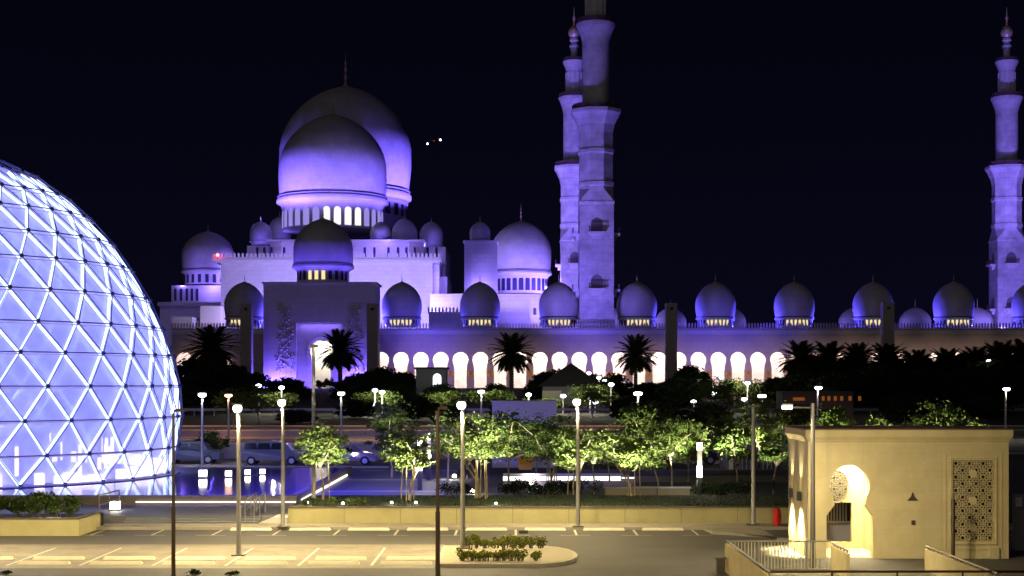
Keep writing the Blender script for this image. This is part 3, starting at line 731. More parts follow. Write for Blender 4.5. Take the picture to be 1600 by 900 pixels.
# upper terrace block (octagonal look)
DT = 440.0
def block(name, pxa, pxb, D, ya, yb, depth, m=marble, par=hall, chamf=0):
    a, b = X(pxa, D), X(pxb, D)
    if chamf:
        c = chamf*D/F; poly = [(a, D+c), (a+c, D), (b-c, D), (b, D+c), (b, D+depth), (a, D+depth)]
        mb = slab(poly, Z(yb, D), Z(ya, D))
    else: mb = MB().box(a, b, D, D+depth, Z(yb, D), Z(ya, D))
    return mb.build(name, m, par)
block("upper_terrace", 418, 661, DT, 377, 412, 50, chamf=22)
block("upper_terrace", 386, 417.8, DT+8, 384, 412, 40)
block("upper_terrace", 661.2, 696, DT+6, 386, 432, 36)
MB().box(X(416, DT), X(663, DT), DT-.6, DT+50, Z(377, DT)+.001, Z(374.5, DT)).build("terrace_cornice", marble, hall)
# terrace windows
for px in (402, 413, 424, 444, 570, 585, 607, 622, 635, 648, 668, 682):
    D = DT-.02 if 440 < px < 640 else (DT+5.9 if px > 661 else (DT+7.9 if px < 418 else DT+10))
    if 418 <= px <= 440 or 640 <= px <= 661: D = DT+ (22-(px-418 if px < 500 else 661-px))*DT/F*1.0 - .35
    w2 = 2.0*D/F; x = X(px, D); z0_ = Z(402, D)
    pts_ = [(x+u, z0_+v) for u, v in window_mesh(w2*2, 16*D/F)]
    MB().prismy(pts_, D-.08, D-.01).build("window", recess_m, hall)
# small domes on terrace
for px, r_, D, ya, yw, yb, yf in ((407.5, 17, DT+16, 346, 365, 377, 338), (437, 18, DT+30, 338, 362, 375, 330), (595, 16.5, DT+4, 346, 366, 375, 336), (632, 20, DT+10, 341, 366, 380, 332), (674, 18.5, DT+16, 346, 368, 385, 340)):
    make_dome(hall, px, D, r_, yw, ya, yb, yf, yb+6, rbf=.97, name="small_dome")
for px, D, y in ((400, DT+9, 378), (420, DT+9, 378), (447, DT+22, 374), (588, DT-3, 376), (605, DT-2, 376), (645, DT+2, 378), (664, DT+8, 384), (684, DT+8, 384)):
    light('POINT', 'terrace_flood', (X(px, D), D, Z(y, D)), 420, (.18, .12, 1), .25, hall)
# front big dome
d1 = make_dome(hall, 520, 462, 84, 268, 178, 311, 143, 362, lit=True, nw=30, win=(.125, .33, .06), drum=.93, rbf=.985, name="great_dome", wm=win_w, wfrac=(.45,.80))
d2 = make_dome(hall, 540, 500, 103, 245, 134, 302, 82, 362, lit=False, nw=30, win=(.11, .36, .35), drum=.93, rbf=.95, name="great_dome")
# lights : wall wash, terrace, domes
hl = lambda px, D, y, p, col, rad=.4: light('POINT', "hall_flood", (X(px, D), D, Z(y, D)), p, col, rad, hall)
light('AREA', "wall_wash", (X(450, 400), 398, 24), 13500, (.38, .30, 1.0), parent=hall, to=(X(450, 425), 425, 27), size=(26, 2))
light('AREA', "wall_wash", (X(620, 400), 398, 24), 13500, (.42, .33, 1.0), parent=hall, to=(X(630, 425), 425, 27), size=(18, 2))
for px, k in ((396, .6), (430, 1.0), (455, .9), (560, 1.0), (590, 1.3), (625, 1.2), (655, .9)):
    hl(px, DT-6, 403, 1200*k, (.30, .20, 1.0))
for px in (678, 690, 700): hl(px, DH+4 if px < 685 else DH-2, 440, 700, VIO2)
# lights in a ring round the foot of each great dome
def ring_lights(par, px, D, rpx, y, spec, col, gap=3.0, rad=.4, name="dome_flood"):
    cx = X(px, D); r = rpx*D/F+gap
    for a, p_ in spec: light('SPOT', name, (cx+r*cos(R(a)), D+r*sin(R(a)), Z(y, D-r*.7)), p_, col, rad, par, to=(cx+rpx*D/F*.9*cos(R(a)), D+rpx*D/F*.9*sin(R(a)), Z(y, D)+rpx*D/F*1.25), cone=88, blend=1)
ring_lights(hall, 520, 462, 84, 350, [(-165, 36000), (-140, 56000), (-118, 60000), (-95, 30000), (-70, 28000), (-45, 35000), (-18, 34000)], (.18, .11, 1.0), 9.5)
ring_lights(hall, 540, 500, 103, 345, [(-175, 46000), (-150, 36000), (-60, 55000), (-40, 85000), (-20, 85000), (0, 70000)], (.16, .10, 1.0), 11)
# portal dome lights
ring_lights(arc, 505, DD+2, 46.5, 440, [(-150, 3000), (-115, 2300), (-90, 1700), (-65, 2300), (-30, 3000)], (.13, .07, 1), 3.2)
# --- left wing dome
lw = thing("side_hall", (X(310, 480), 480, 5.6), "left wing of the mosque with a violet dome behind the glass dome", "mosque wing")
make_dome(lw, 325, 490, 40.5, 400, 361, 423, 348, 446, lit=False, nw=20, win=(.13, .45, .1), drum=.9, rbf=.97)
block("wing_block", 268, 345, 474, 446, 475, 30, par=lw)
block("wing_block", 250, 350, 460, 475, 540, 40, par=lw)
block("wing_cornice", 246, 352, 458, 472, 478, 44, par=lw)
block("pale_box", 313, 345, 405, 478, 510, 10, m=mat("cream_stone", (.75,.70,.55), .7), par=lw)
block("wing_front", 268, 300, 400, 495, 600, 20, par=lw)
for px in (274, 283, 292, 300, 308): 
    D = 473.9; x = X(px, D); MB().prismy([(x+u, Z(470, D)+v) for u, v in window_mesh(.8, 4)], D-.1, D-.01).build("window", recess_m, lw)
for px, y, D, p in ((285, 444, 474, 2600), (330, 444, 470, 3600), (372, 430, 484, 6500), (300, 492, 446, 500), (275, 560, 380, 2000), (262, 520, 440, 900)):
    light('POINT', "wing_flood", (X(px, D), D, Z(y, D)), p, VIO2, .4, lw)
light('SPOT', "box_flood", (X(330, 390), 380, 22), 2200, (1,.86,.6), .3, lw, to=(X(329, 405), 405, Z(494, 405)), cone=70)
# --- gate tower and second dome
gt = thing("gate_tower", (X(750, 395), 395, 5.6), "slender square tower with a tall niche and a small plain dome", "tower")
a, b = X(725.5, 395), X(777, 395); zt_ = Z(378, 395); na, nb_ = X(736, 395), X(766, 395)
MB().box(a, na, 395, 403, 5.6, zt_).box(nb_, b, 395, 403, 5.6, zt_).box(na, nb_, 395, 403, Z(396, 395), zt_).box(na, nb_, 396.6, 403, 5.6, Z(396, 395)-.002).build("tower_block", marble, gt)
MB().box(a-.3, b+.3, 394.7, 403.3, zt_+.001, zt_+.4).build("tower_cap", marble, gt)
cxn = (na+nb_)/2; nz = Z(420, 395)
m = MB(); arch_panel(m, na+.01, nb_-.01, Z(397, 395), cxn, arch_shape(1.75, nz, 1.5, nz-1, 1.5, nz-1.2, 5.6), 396.0, .55); m.build("niche_arch", marble, gt)
make_dome(gt, 750, 399, 16, 364, 346, 375, 337, 379, rbf=.97, dm=dome_m)
light('POINT', "tower_flood", (cxn, 392, Z(452, 395)), 2200, VIO2, .3, gt); light('POINT', "tower_flood", (cxn, 395.7, Z(458, 395)), 900, (.45,.3,1), .2, gt)
sg = thing("inner_gatehouse", (X(815, 420), 420, 5.6), "square gatehouse with a large violet dome right of the slender tower", "gatehouse")
make_dome(sg, 814, 425, 47.5, 395, 345, 425, 318, 460, lit=False, nw=26, win=(.15, .42, .12), drum=.87, rbf=.965)
block("gatehouse_block", 672, 862, 408, 459, 520, 30, par=sg)
block("gatehouse_terrace", 670, 757, 392, 490, 520, 12, par=sg); block("gatehouse_terrace", 775, 828, 392, 490, 520, 12, par=sg)
parapet(MB(), X(668, 391), X(828, 391), 391.5, Z(490, 391), 11*391/F, .5, .45, .4).build("parapet", marble, sg)
for px in (835.5,):
    D = 407.9; x = X(px, D); MB().prismy([(x+u, Z(492, D)+v) for u, v in window_mesh(.9, 2)], D-.1, D-.01).build("window", recess_m, sg)
for px, y, D, p in ((795, 458, 409, 2200), (775, 452, 411, 2500), (820, 458, 409, 2600), (845, 456, 410, 4500), (870, 450, 416, 6500), (878, 450, 428, 4000)):
    light('POINT', "gate_flood", (X(px, D), D, Z(y, D)), p, VIO2, .4, sg)
for px, k in ((700, 1.0), (800, 1.1), (845, .9)):
    light('POINT', "gate_flood", (X(px, 401), 401, Z(484, 401)), 1500*k, (.62, .46, 1.0), .4, sg)
# warning light on the hall roof
wl = thing("warning_light", (X(340, 424), 424, Z(403, 424)), "tiny red warning light on the left roof corner of the prayer hall", "light")
MB().ball((X(340, 422), 422, Z(398.5, 422)), .5, 8).build("bulb", lamp_r, wl, True); MB().box(X(340, 422)-.1, X(340, 422)+.1, 421.9, 422.1, Z(405, 422), Z(401, 422)).build("bracket", blackm, wl)

# ================================================================== KIOSK
KD = 54.8; KB = 58.7; KX0, KX1 = 11.03, X(1576, 54.8)
kz = Z(672, KD)
k_ = thing("kiosk", ((KX0+KX1)/2, KD, 0), "sand coloured square kiosk with a horseshoe doorway and a pierced screen at right", "kiosk")
fw = MB(); acx = X(1328, KD)
ash = arch_shape(31.5*KD/F, Z(758, KD), 24*KD/F, Z(789, KD), 36.5*KD/F, Z(806, KD), 0.0, 18)
sx0, sx1, sz0, sz1 = X(1489, KD), X(1553, KD), Z(846, KD), Z(719, KD)
arch_panel(fw, KX0, X(1410, KD), kz-.45, acx, ash, KD, .45)
fw.box(X(1410, KD), sx0, KD, KD+.3, 0, kz-.45).box(sx1, KX1, KD, KD+.3, 0, kz-.45).box(sx0, sx1, KD, KD+.3, 0, sz0).box(sx0, sx1, KD, KD+.3, sz1, kz-.45)
fw.box(KX1-.3, KX1, KD+.3, KB, 0, kz-.45)
fw.build("front_wall", sand2, k_)
sw = MB()   # left side wall with two tall slots
sl = [(X(1251, 1)*0+55.95, 56.35), (57.7, 58.1)]
ys = [KD]+[q for s_ in sl for q in s_]+[KB]
for i in range(0, len(ys), 2): sw.box(KX0, KX0+.3, ys[i]+(.001 if i == 0 else 0), ys[i+1], 0, kz-.45)
for a, b in sl: sw.box(KX0+.08, KX0+.3, a, b, 0, 3.1).box(KX0, KX0+.3, a, b, 3.1, kz-.45)
sw.build("side_wall", sand2, k_)
# back wall : opening and oval screen
bo0, bo1 = X(1288, 57.9), X(1331, 57.9); bz1 = Z(785, 57.9)
MB().box(KX0+.3, bo0, 57.9, 58.1, 0, kz-.5).box(bo1, KX1-.3, 57.9, 58.1, 0, kz-.5).box(bo0, bo1, 57.9, 58.1, bz1, kz-.5).box(bo0, bo1, 57.9, 58.1, 0, .28).build("back_wall", sand2, k_)
MB().box(bo1+.45, bo1+.6, KD+.46, 57.88, 0, kz-.6).build("partition_wall", sand2, k_)
MB().box(KX0+.31, KX1-.31, KD+.01, 57.88, .0, .045).build("kiosk_floor", mat("kiosk_floor_stone", (.55,.48,.33), .6), k_)
# cornice (flared) and roof
def rectring(o, z): return [(KX0-o, KD-o, z), (KX1+o, KD-o, z), (KX1+o, KB+o, z), (KX0-o, KB+o, z)]
c = MB(); lv = [(0.0, kz-.45), (.03, kz-.42), (.05, kz-.36), (.11, kz-.28), (.13, kz-.22), (.13, kz)]
V = []
for o, z in lv: V += rectring(o, z)
c.add(V, [(4*i+q, 4*i+(q+1) % 4, 4*i+4+(q+1) % 4, 4*i+4+q) for i in range(len(lv)-1) for q in range(4)]+[(20, 21, 22, 23), (3,2,1,0)])
c.build("cornice", sand2, k_)
MB().box(KX0-.15, KX1+.15, KD-.15, KB+.15, kz+.002, kz+.045).build("roof_edge", mat("roof_trim", (.20, .12, .07), .8), k_)
# joints: fine block joints
j = MB()
for px in (1349, 1471): 
    j.box(X(px, KD)-.004, X(px, KD)+.004, KD-.003, KD-.001, Z(725 if px < 1400 else 870, KD), kz-.46)
for py in (708, 737, 767, 797, 827): j.box(X(1372, KD), X(1484, KD), KD-.003, KD-.001, Z(py, KD)-.003, Z(py, KD)+.003)
j.build("block_joints", mat("joint_line", (.42,.33,.19), .9), k_)
# screen frame and lattice
fx = MB(); g = .10
for e, yy in ((.0, KD-.04), (.2, KD-.02)):
    a0, a1, c0_, c1_ = sx0-.06-e, sx1+.06+e, sz0-.06-e, sz1+.06+e; t_ = .05
    fx.box(a0-t_, a0, yy, KD-.001, c0_-t_, c1_+t_).box(a1, a1+t_, yy, KD-.001, c0_-t_, c1_+t_).box(a0, a1, yy, KD-.001, c1_, c1_+t_).box(a0, a1, yy, KD-.001, c0_-t_, c0_)
fx.build("screen_frame", sand2, k_)
def lattice(mb, x0, x1, z0, z1, y, nx, nz, w=.022, th=.05, med=True, inside=None):
    sxx = (x1-x0)/nx; szz = (z1-z0)/nz
    def bar(ax, az, bx, bz, ww):
        d = Vector((bx-ax, 0, bz-az)); L = d.length; d.normalize(); q = Vector((-d.z, 0, d.x))*ww/2
        if inside and not (inside((ax+bx)/2, (az+bz)/2)): return
        A = Vector((ax, y, az)); B = Vector((bx, y, bz)); tv = Vector((0, th, 0))
        mb.add([A-q, B-q, B+q, A+q, A-q+tv, B-q+tv, B+q+tv, A+q+tv], [(0,1,2,3), (7,6,5,4), (0,4,5,1), (3,2,6,7)])
    for i in range(nx):
        for k in range(nz):
            cx, cz = x0+(i+.5)*sxx, z0+(k+.5)*szz; hx, hz = sxx/2, szz/2
            P = [(cx+hx*.62*cos(R(22.5+45*q)), cz+hz*.62*sin(R(22.5+45*q))) for q in range(8)]
            for q in range(8): bar(*P[q], *P[(q+1) % 8], w)
            for q in range(4):
                a = R(90*q); e_ = (cx+hx*cos(a), cz+hz*sin(a)); bar(*P[(2*q-1) % 8], *e_, w); bar(*P[(2*q) % 8], *e_, w)
                a = R(45+90*q); e_ = (cx+hx*(1 if cos(a) > 0 else -1), cz+hz*(1 if sin(a) > 0 else -1)); bar(*P[2*q], *e_, w*.9); bar(*P[2*q+1], *e_, w*.9)
            if (i+k) % 2 == 0:
                mb.add([(cx+hx*.34*cos(R(45*q)), y-.003, cz+hz*.34*sin(R(45*q))) for q in range(8)], [tuple(range(8))])
                bar(cx-hx*.6, cz, cx+hx*.6, cz, w*.7); bar(cx, cz-hz*.6, cx, cz+hz*.6, w*.7)
    return mb
L = MB(); lattice(L, sx0, sx1, sz0, sz1, KD+.06, 6, 12)
# medallions in the middle
for q in range(3):
    zc = sz0+(sz1-sz0)*(q+.5)/3; xc = (sx0+sx1)/2
    L.add([(xc+.15*cos(R(45*i+22.5)), KD+.045, zc+.17*sin(R(45*i+22.5))) for i in range(8)], [tuple(range(8))])
L.build("pierced_screen", sand2, k_)
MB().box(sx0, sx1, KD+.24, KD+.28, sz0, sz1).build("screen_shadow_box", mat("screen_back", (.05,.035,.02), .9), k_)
ov = MB(); oc = X(1308, 57.4), Z(760, 57.4)
def oin(x, z): return ((x-oc[0])/.42)**2+((z-oc[1])/.62)**2 < 1
lattice(ov, oc[0]-.45, oc[0]+.45, oc[1]-.65, oc[1]+.65, 57.40, 4, 6, .03, .05, True, oin)
ov.tube([(oc[0]+.43*cos(R(15*i)), 57.42, oc[1]+.63*sin(R(15*i))) for i in range(25)], .035, 4)
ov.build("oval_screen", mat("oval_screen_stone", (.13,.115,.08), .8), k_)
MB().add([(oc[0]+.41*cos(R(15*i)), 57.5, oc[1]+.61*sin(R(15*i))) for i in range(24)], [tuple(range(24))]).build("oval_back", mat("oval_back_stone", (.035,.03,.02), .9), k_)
# vent triangle, square vent
tx, tz = X(1426, KD), Z(782, KD)
MB().prismy([(tx-.2, tz), (tx+.2, tz), (tx+.07, tz+.14), (tx, tz+.32), (tx-.07, tz+.14)], KD-.03, KD-.002).build("triangular_vent", mat("vent_shadow", (.05,.04,.02), .8), k_)
MB().box(X(1424, KD), X(1430, KD), KD-.03, KD-.002, Z(820, KD), Z(813, KD)).build("square_vent", MATS["vent_shadow"], k_)
MB().box(X(1545, KD), X(1560, KD), KD-.10, KD-.002, 0, Z(855, KD)).build("service_box", sand2, k_)
# wall lamps
for a, b in sl:
    y = (a+b)/2; wlp = MB().box(KX0-.16, KX0-.002, y-.09, y+.09, 2.05, 2.4).build("wall_lamp", blackm, k_)
    light('SPOT', "wall_lamp_light", (KX0-.16, y, 2.0), 3600, (1, .82, .45), .05, k_, to=(KX0-.02, y, 0), cone=80, blend=.9)
    light('SPOT', "wall_lamp_light", (KX0-.13, y, 2.45), 420, (1, .85, .55), .04, k_, to=(KX0-.0, y, 4.6), cone=55, blend=.9)
light('AREA', "kiosk_ceiling_light", (acx+.35, 56.4, kz-.7), 750, (1, .86, .55), parent=k_, size=(1.6, 2.0))
light('POINT', "kiosk_inner_light", (acx-.3, 56.2, 2.9), 30, (1, .88, .6), .2, k_)
# rail and dark behind doorway
t = thing("railing", (bo0, 58.6, 0), "grey railing seen through the kiosk doorway", "railing")
mb = MB()
for q in range(16): x = bo0-.6+q*.12; mb.box(x, x+.05, 59.5, 59.55, .95, 1.85)
mb.build("balusters", metal_rail, t); MB().box(bo0-.7, bo1+.6, 59.45, 59.6, .86, .95).box(bo0-.7, bo1+.6, 59.45, 59.6, 1.85, 1.9).build("rail", metal_rail, t)
MB().box(bo0-.7, bo1+.6, 59.62, 59.9, .0, .855).build("low_wall", lilacwall, t)

# red barrel
rx, ry = X(1216.5, 65.9), 66.3
t = thing("hydrant_cover", (rx, ry, .12), "bright red barrel shaped cover on the pavement left of the kiosk", "hydrant")
MB().lathe(rx, ry, [(.12, .12), (.15, .14), (.19, .45), (.19, .62), (.15, .86), (.10, .89)], 16).build("cover", redpaint, t, True)
MB().lathe(rx, ry, [(.10, .891), (.11, .93), (.06, .95)], 12).build("cap", redpaint, t, True)

# stairwell guards
def panelwall(x, D0, D1, h, lb):
    t = thing("stairwell_wall", (x, D0, 0), lb, "wall", "sand coloured stairwell walls")
    MB().box(x-.06, x+.06, D0, D1, -.3, h).build("panel_wall", sand2, t)
    m = MB(); d = D0+.1
    while d < D1: m.box(x-.075, x-.061, d, d+.06, -.3, h-.03); d += .22
    m.build("vertical_ribs", sand2, t)
    r_ = MB().tube([(x, D0, h+.09), (x, D1, h+.09)], .035)
    d = D0+.1
    while d < D1: r_.box(x-.02, x+.02, d, d+.04, h, h+.08); d += .5
    r_.build("handrail", metal_rail, t)
panelwall(7.45, 42.5, 51, .98, "ribbed sand coloured stairwell wall at the left end of the foreground railing")
panelwall(11.1, 48.6, 51, .9, "short ribbed stairwell wall before the kiosk doorway")
panelwall(14.35, 43.5, 51.0, .80, "ribbed stairwell wall running down below the pierced screen")
t = thing("railing", (7.5, 51, 0), "long pale metal railing of upright bars in the foreground left of the kiosk", "railing")
m = MB(); x = 7.6
while x < 11.0: m.box(x, x+.022, 51.0, 51.022, .08, 1.03); x += .115
m.build("balusters", mat("pale_rail", (.5,.45,.3), .5), t)
MB().box(7.5, 11.05, 50.98, 51.04, 1.03, 1.075).box(7.5, 11.05, 50.98, 51.04, .05, .09).build("rail", metal_rail, t)
for x in (8.55, 10.2): MB().box(x-.03, x+.03, 50.96, 51.05, 0, 1.03).build("post", metal_rail, t)
struct("stair_landing", MB().box(7.4, 15, 40, 51.2, 0, .05), mat("landing_stone", (.16,.14,.09), .8, noise=(2,.5,(.11,.1,.06))))
t = thing("railing", (8.0, 44, 0), "dark red handrail along the bottom edge of the picture", "railing")
MB().tube([(X(1196, 44), 44, Z(893, 44)), (X(1640, 44), 44, Z(893, 44))], .04).build("rail", redrail, t)
for px in (1198, 1300, 1402, 1504): MB().tube([(X(px, 44), 44, .0), (X(px, 44), 44, Z(893, 44))], .03).build("post", redrail, t)
t = thing("cabinet", (X(1126, 50.3), 50.3, 0), "dark upright cabinet post at the left of the stairwell wall", "cabinet")
MB().box(X(1120, 50.3), X(1133, 50.3), 50.3, 50.6, 0, Z(874, 50.3)).build("body", mat("dark_cabinet", (.08,.07,.05), .6), t)
MB().box(X(1118, 50.3), X(1135, 50.3), 50.27, 50.63, Z(874, 50.3)+.001, Z(871, 50.3)).build("lid", cap_m, t)
t = thing("post", (X(1489, 53.5), 53.5, 0), "short reddish brown post before the pierced screen of the kiosk", "post")
MB().lathe(X(1489, 53.5), 53.5, [(.075, 0), (.075, Z(782, 53.5)), (.05, Z(780, 53.5))], 10).build("shaft", pole_brown, t, True)
MB().lathe(X(1489, 53.5), 53.5, [(.13, 0), (.13, .05)], 10).build("base_plate", pole_dark, t)
# right edge: pale wall with notice box
t = thing("boundary_wall", (19.6, 57, 0), "pale wall with a small white box right of the kiosk", "wall")
MB().box(X(1586, 57.5), 24, 57.5, 57.8, 0, 2.2).build("wall_face", mat("pale_grey_wall", (.28,.28,.24), .8), t)
MB().box(X(1588, 57.4), X(1597, 57.4), 57.4, 57.49, Z(792, 57.4), Z(777, 57.4)).build("notice_box", mat("white_box", (.8,.78,.7), .5), t)

# ================================================================== LAMP POSTS
def head_box(t, x, D, z, w, m=lamp_w):
    MB().box(x-w*1.1, x+w*1.1, D-.24, D+.24, z+.12, z+.2).build("lamp_head", pole_dark, t)
    MB().lathe(x, D, [(w*.55, z-.16), (w, z-.06), (w, z+.06), (w*.7, z+.119)], 14).build("lamp_lens", m, t, True)
def lamp(px, ybase, z0, ytop, r=.085, label="", dx=-.05, w=.165, power=2400, col=WARM, m=lamp_w, D=None, pm=polem, grp="white street lamps of the parking lot", cone=165):
    D = D or DG(ybase, z0); x = X(px, D); zt_ = Z(ytop, D)
    t = thing("street_lamp", (x, D, z0), label, "street lamp", grp)
    MB().lathe(x, D, [(r*1.15, z0+.04), (r*1.05, 1.2+z0), (r*.8, zt_)], 10).build("pole", pm, t, True)
    MB().box(x-.24, x+.24, D-.24, D+.24, z0, z0+.05).build("base_plate", pole_dark, t)
    head_box(t, x+dx, D, zt_, w, m)
    if power: light('SPOT', "lamp_or_fill_spot", (x+dx, D-.0, zt_-.25), power, col, .18, t, to=(x+dx, D, 0), cone=cone, blend=.35)
    return t
lamp(373, 868, .0, 638, label="lit street lamp standing among the bays of the near row", power=5600)
lamp(442, 824, .12, 629, label="lit street lamp at the left end of the long wall", power=3600)
lamp(723, 857, .14, 633, label="lit street lamp rising from the planted traffic island", power=5600)
lamp(903, 823, .12, 628, label="lit street lamp before the middle of the long wall", power=3600)
# off-frame neighbours in the same lot row
lamp(-60, 868, .0, 638, label="street lamp beyond the left edge among the near bays", power=5600)
lamp(1080, 905, .0, 640, label="street lamp", power=0) if False else None
# lamps behind the park / road
fl = "lit street lamps in the park and along the road"
for px, yb, z0, yt, lb, m_, c_, p_, w_ in (
    (316, 727, .36, 617, "lit street lamp beside the right rim of the glass dome", lamp_w, WHT, 1500, .3),
    (357, 700, .3, 618, "orange lit street lamp right of the glass dome", lamp_o, (1,.5,.25), 1500, .36),
    (533, 706, .3, 615, "lit street lamp below the violet gateway", lamp_w, WHT, 1800, .32),
    (752, 706, .3, 612, "lit street lamp above the broad young tree at the island", lamp_w, WHT, 1800, .3),
    (997, 715, .3, 615, "lit street lamp below the palm right of the big minaret", lamp_w, WHT, 1800, .36),
    (1190, 712, .3, 619, "lit street lamp glowing in the crown of a bright green tree", lamp_w, WHT, 2600, .4),
    (1277, 700, .3, 606, "lit street lamp with cool head above the kiosk's left corner", lamp_c, WHT, 2000, .36),
    (1571, 690, .3, 608, "lit street lamp with cool head above the kiosk's right corner", lamp_c, WHT, 1600, .36)):
    D = min(150, DG(yb, z0)); z0 = max(gz(D), .36 if D < 120 else 0)
    lamp(px, yb, z0, yt, .10, lb, .12 if m_ is lamp_c else 0, w_, p_, c_, m_, D=D, grp=fl)
# tiny distant lamps
sp = [(440, 608), (404, 605), (586, 612), (597, 615), (582, 634), (656, 590), (826, 619), (880, 621), (922, 624), (930, 631), (920, 585), (936, 592), (945, 597), (955, 603), (1115, 617), (1084, 630), (1168, 601), (1163, 626), (1127, 592), (1315, 615), (1545, 566)]
for i, (px, py) in enumerate(sp):
    D = 190 if py > 600 else 235
    x = X(px, D); z0 = gz(D); zt_ = Z(py, D)
    t = thing("garden_lamp", (x, D, z0), f"tiny far garden lamp among the dark trees, {ORD[sorted(range(len(sp)), key=lambda q: sp[q][0]).index(i)] if sorted(range(len(sp)), key=lambda q: sp[q][0]).index(i) < 20 else 'twenty first'} from the left", "garden lamp", "far garden lamps before the mosque")
    if zt_ > z0+.5: MB().lathe(x, D, [(.09, z0), (.07, zt_)], 6).build("pole", polem, t)
    MB().lathe(x, D, [(.2, zt_-.02), (.36, zt_+.12), (.36, zt_+.28), (.15, zt_+.4)], 8).build("lamp_lens", lamp_c, t, True)
    if i % 2 == 0: light('POINT', "garden_light", (x, D-.6, zt_), 260, WHT, .3, t)
for x in (-20, -7, 6): light('SPOT', "lamp_or_fill_spot", (x, 40, 6.5), 1900, WARM, .2, None, to=(x, 54, 0), cone=150, blend=.6)  # unseen spots added to front-light the lot, walls and kiosk
for x in (-38, -14, 8, 30): light('SPOT', "road_fill_spot", (x, 148, 9.5), 9000, (1, .52, .36), .3, None, to=(x, 150, 1), cone=140, blend=.6)  # orange spots added to tint the road, no posts under them
for px, py, wpx, lb in ((818, 830, 14, "black drain grate at the far kerb of the lot"), (877, 876, 12, "black drain grate at the tip of the traffic island")):
    D = DG(py, .1); o = MB()
    o.box(X(px, D)-wpx/2*D/F, X(px, D)+wpx/2*D/F, D-.1, D+.25, .0, .145 if py > 850 else .13)
    tag(o.build("drain_grate", blackm, None), lb, "drain")
# unlit brown poles, grey pole
def bentpole(px, D, ytop, r, m_, label, arm=.25):
    x = X(px, D); zt_ = Z(ytop, D); t = thing("lamp_post", (x, D, 0), label, "lamp post")
    MB().tube([(x, D, 0), (x, D, 2.6)], r*1.2, 10).tube([(x, D, 2.6), (x, D, zt_-.12), (x+.04, D, zt_-.02), (x+.12, D, zt_)], [r*.9, r*.8, r*.8, r*.8], 10).build("pole", m_, t, True)
    MB().box(x+.1, x+.1+arm, D-.12, D+.12, zt_-.05, zt_+.05).build("lamp_head", m_, t)
    MB().box(x-.2, x+.2, D-.2, D+.2, -.01, .04).build("base_plate", m_, t)
bentpole(271, 46.5, 641, .055, pole_brown, "unlit brown lamp post before the rim of the glass dome")
bentpole(684, 45, 637, .062, pole_brown, "unlit dark brown lamp post left of the planted island", .18)
D = 51.6; x = X(1270, D)
t = thing("lamp_post", (x, D, 0), "tall grey lamp post before the kiosk with a lit arm to the left", "lamp post")
MB().lathe(x, D, [(.10, 0), (.09, 2.0), (.085, 2.05), (.07, Z(630, D))], 12).build("pole", pole_dark, t, True)
MB().box(x-.2, x+.2, D-.2, D+.2, 0, .05).build("base_plate", pole_dark, t)
MB().tube([(x, D, Z(637, D)), (X(1236, D), D, Z(636.5, D))], .03).build("arm", pole_dark, t)
MB().box(X(1222, D), X(1238, D), D-.15, D+.15, Z(633.5, D), Z(631, D)).build("lamp_head", pole_dark, t)
MB().box(X(1223, D), X(1237, D), D-.14, D+.14, Z(639, D), Z(633.6, D)).build("lamp_lens", lamp_c, t)
light('SPOT', "lamp_or_fill_spot", (X(1229, D), D, Z(641, D)), 1100, (1, .84, .52), .1, t, to=(X(1229, D)+.3, D+.5, 0), cone=150)
D = 66.6; x = X(1177, D)
t = thing("lamp_post", (x, D, .12), "slim grey lamp post on the pavement left of the kiosk", "lamp post")
MB().lathe(x, D, [(.11, .12), (.09, 2.0), (.075, Z(636, D))], 12).build("pole", polem, t, True)
MB().box(x-.3, x+.3, D-.2, D+.2, .12, .18).build("base_plate", pole_dark, t)
MB().box(x-.2, x+.3, D-.12, D+.12, Z(636, D), Z(633, D)).build("lamp_head", pole_dark, t)
light('SPOT', "lamp_or_fill_spot", (9.2, 49.2, 4.5), 380, (1, .82, .40), .15, None, to=(9.6, 51.5, .3), cone=110, blend=.8)  # unseen spot added to brighten the foreground railing and ground
# kiosk front is brightened by an added warm spot with no post
light('SPOT', "lamp_or_fill_spot", (10.0, 46.5, 6.0), 1800, (1, .86, .56), .2, None, to=(12.0, 55, .8), cone=110, blend=.8)

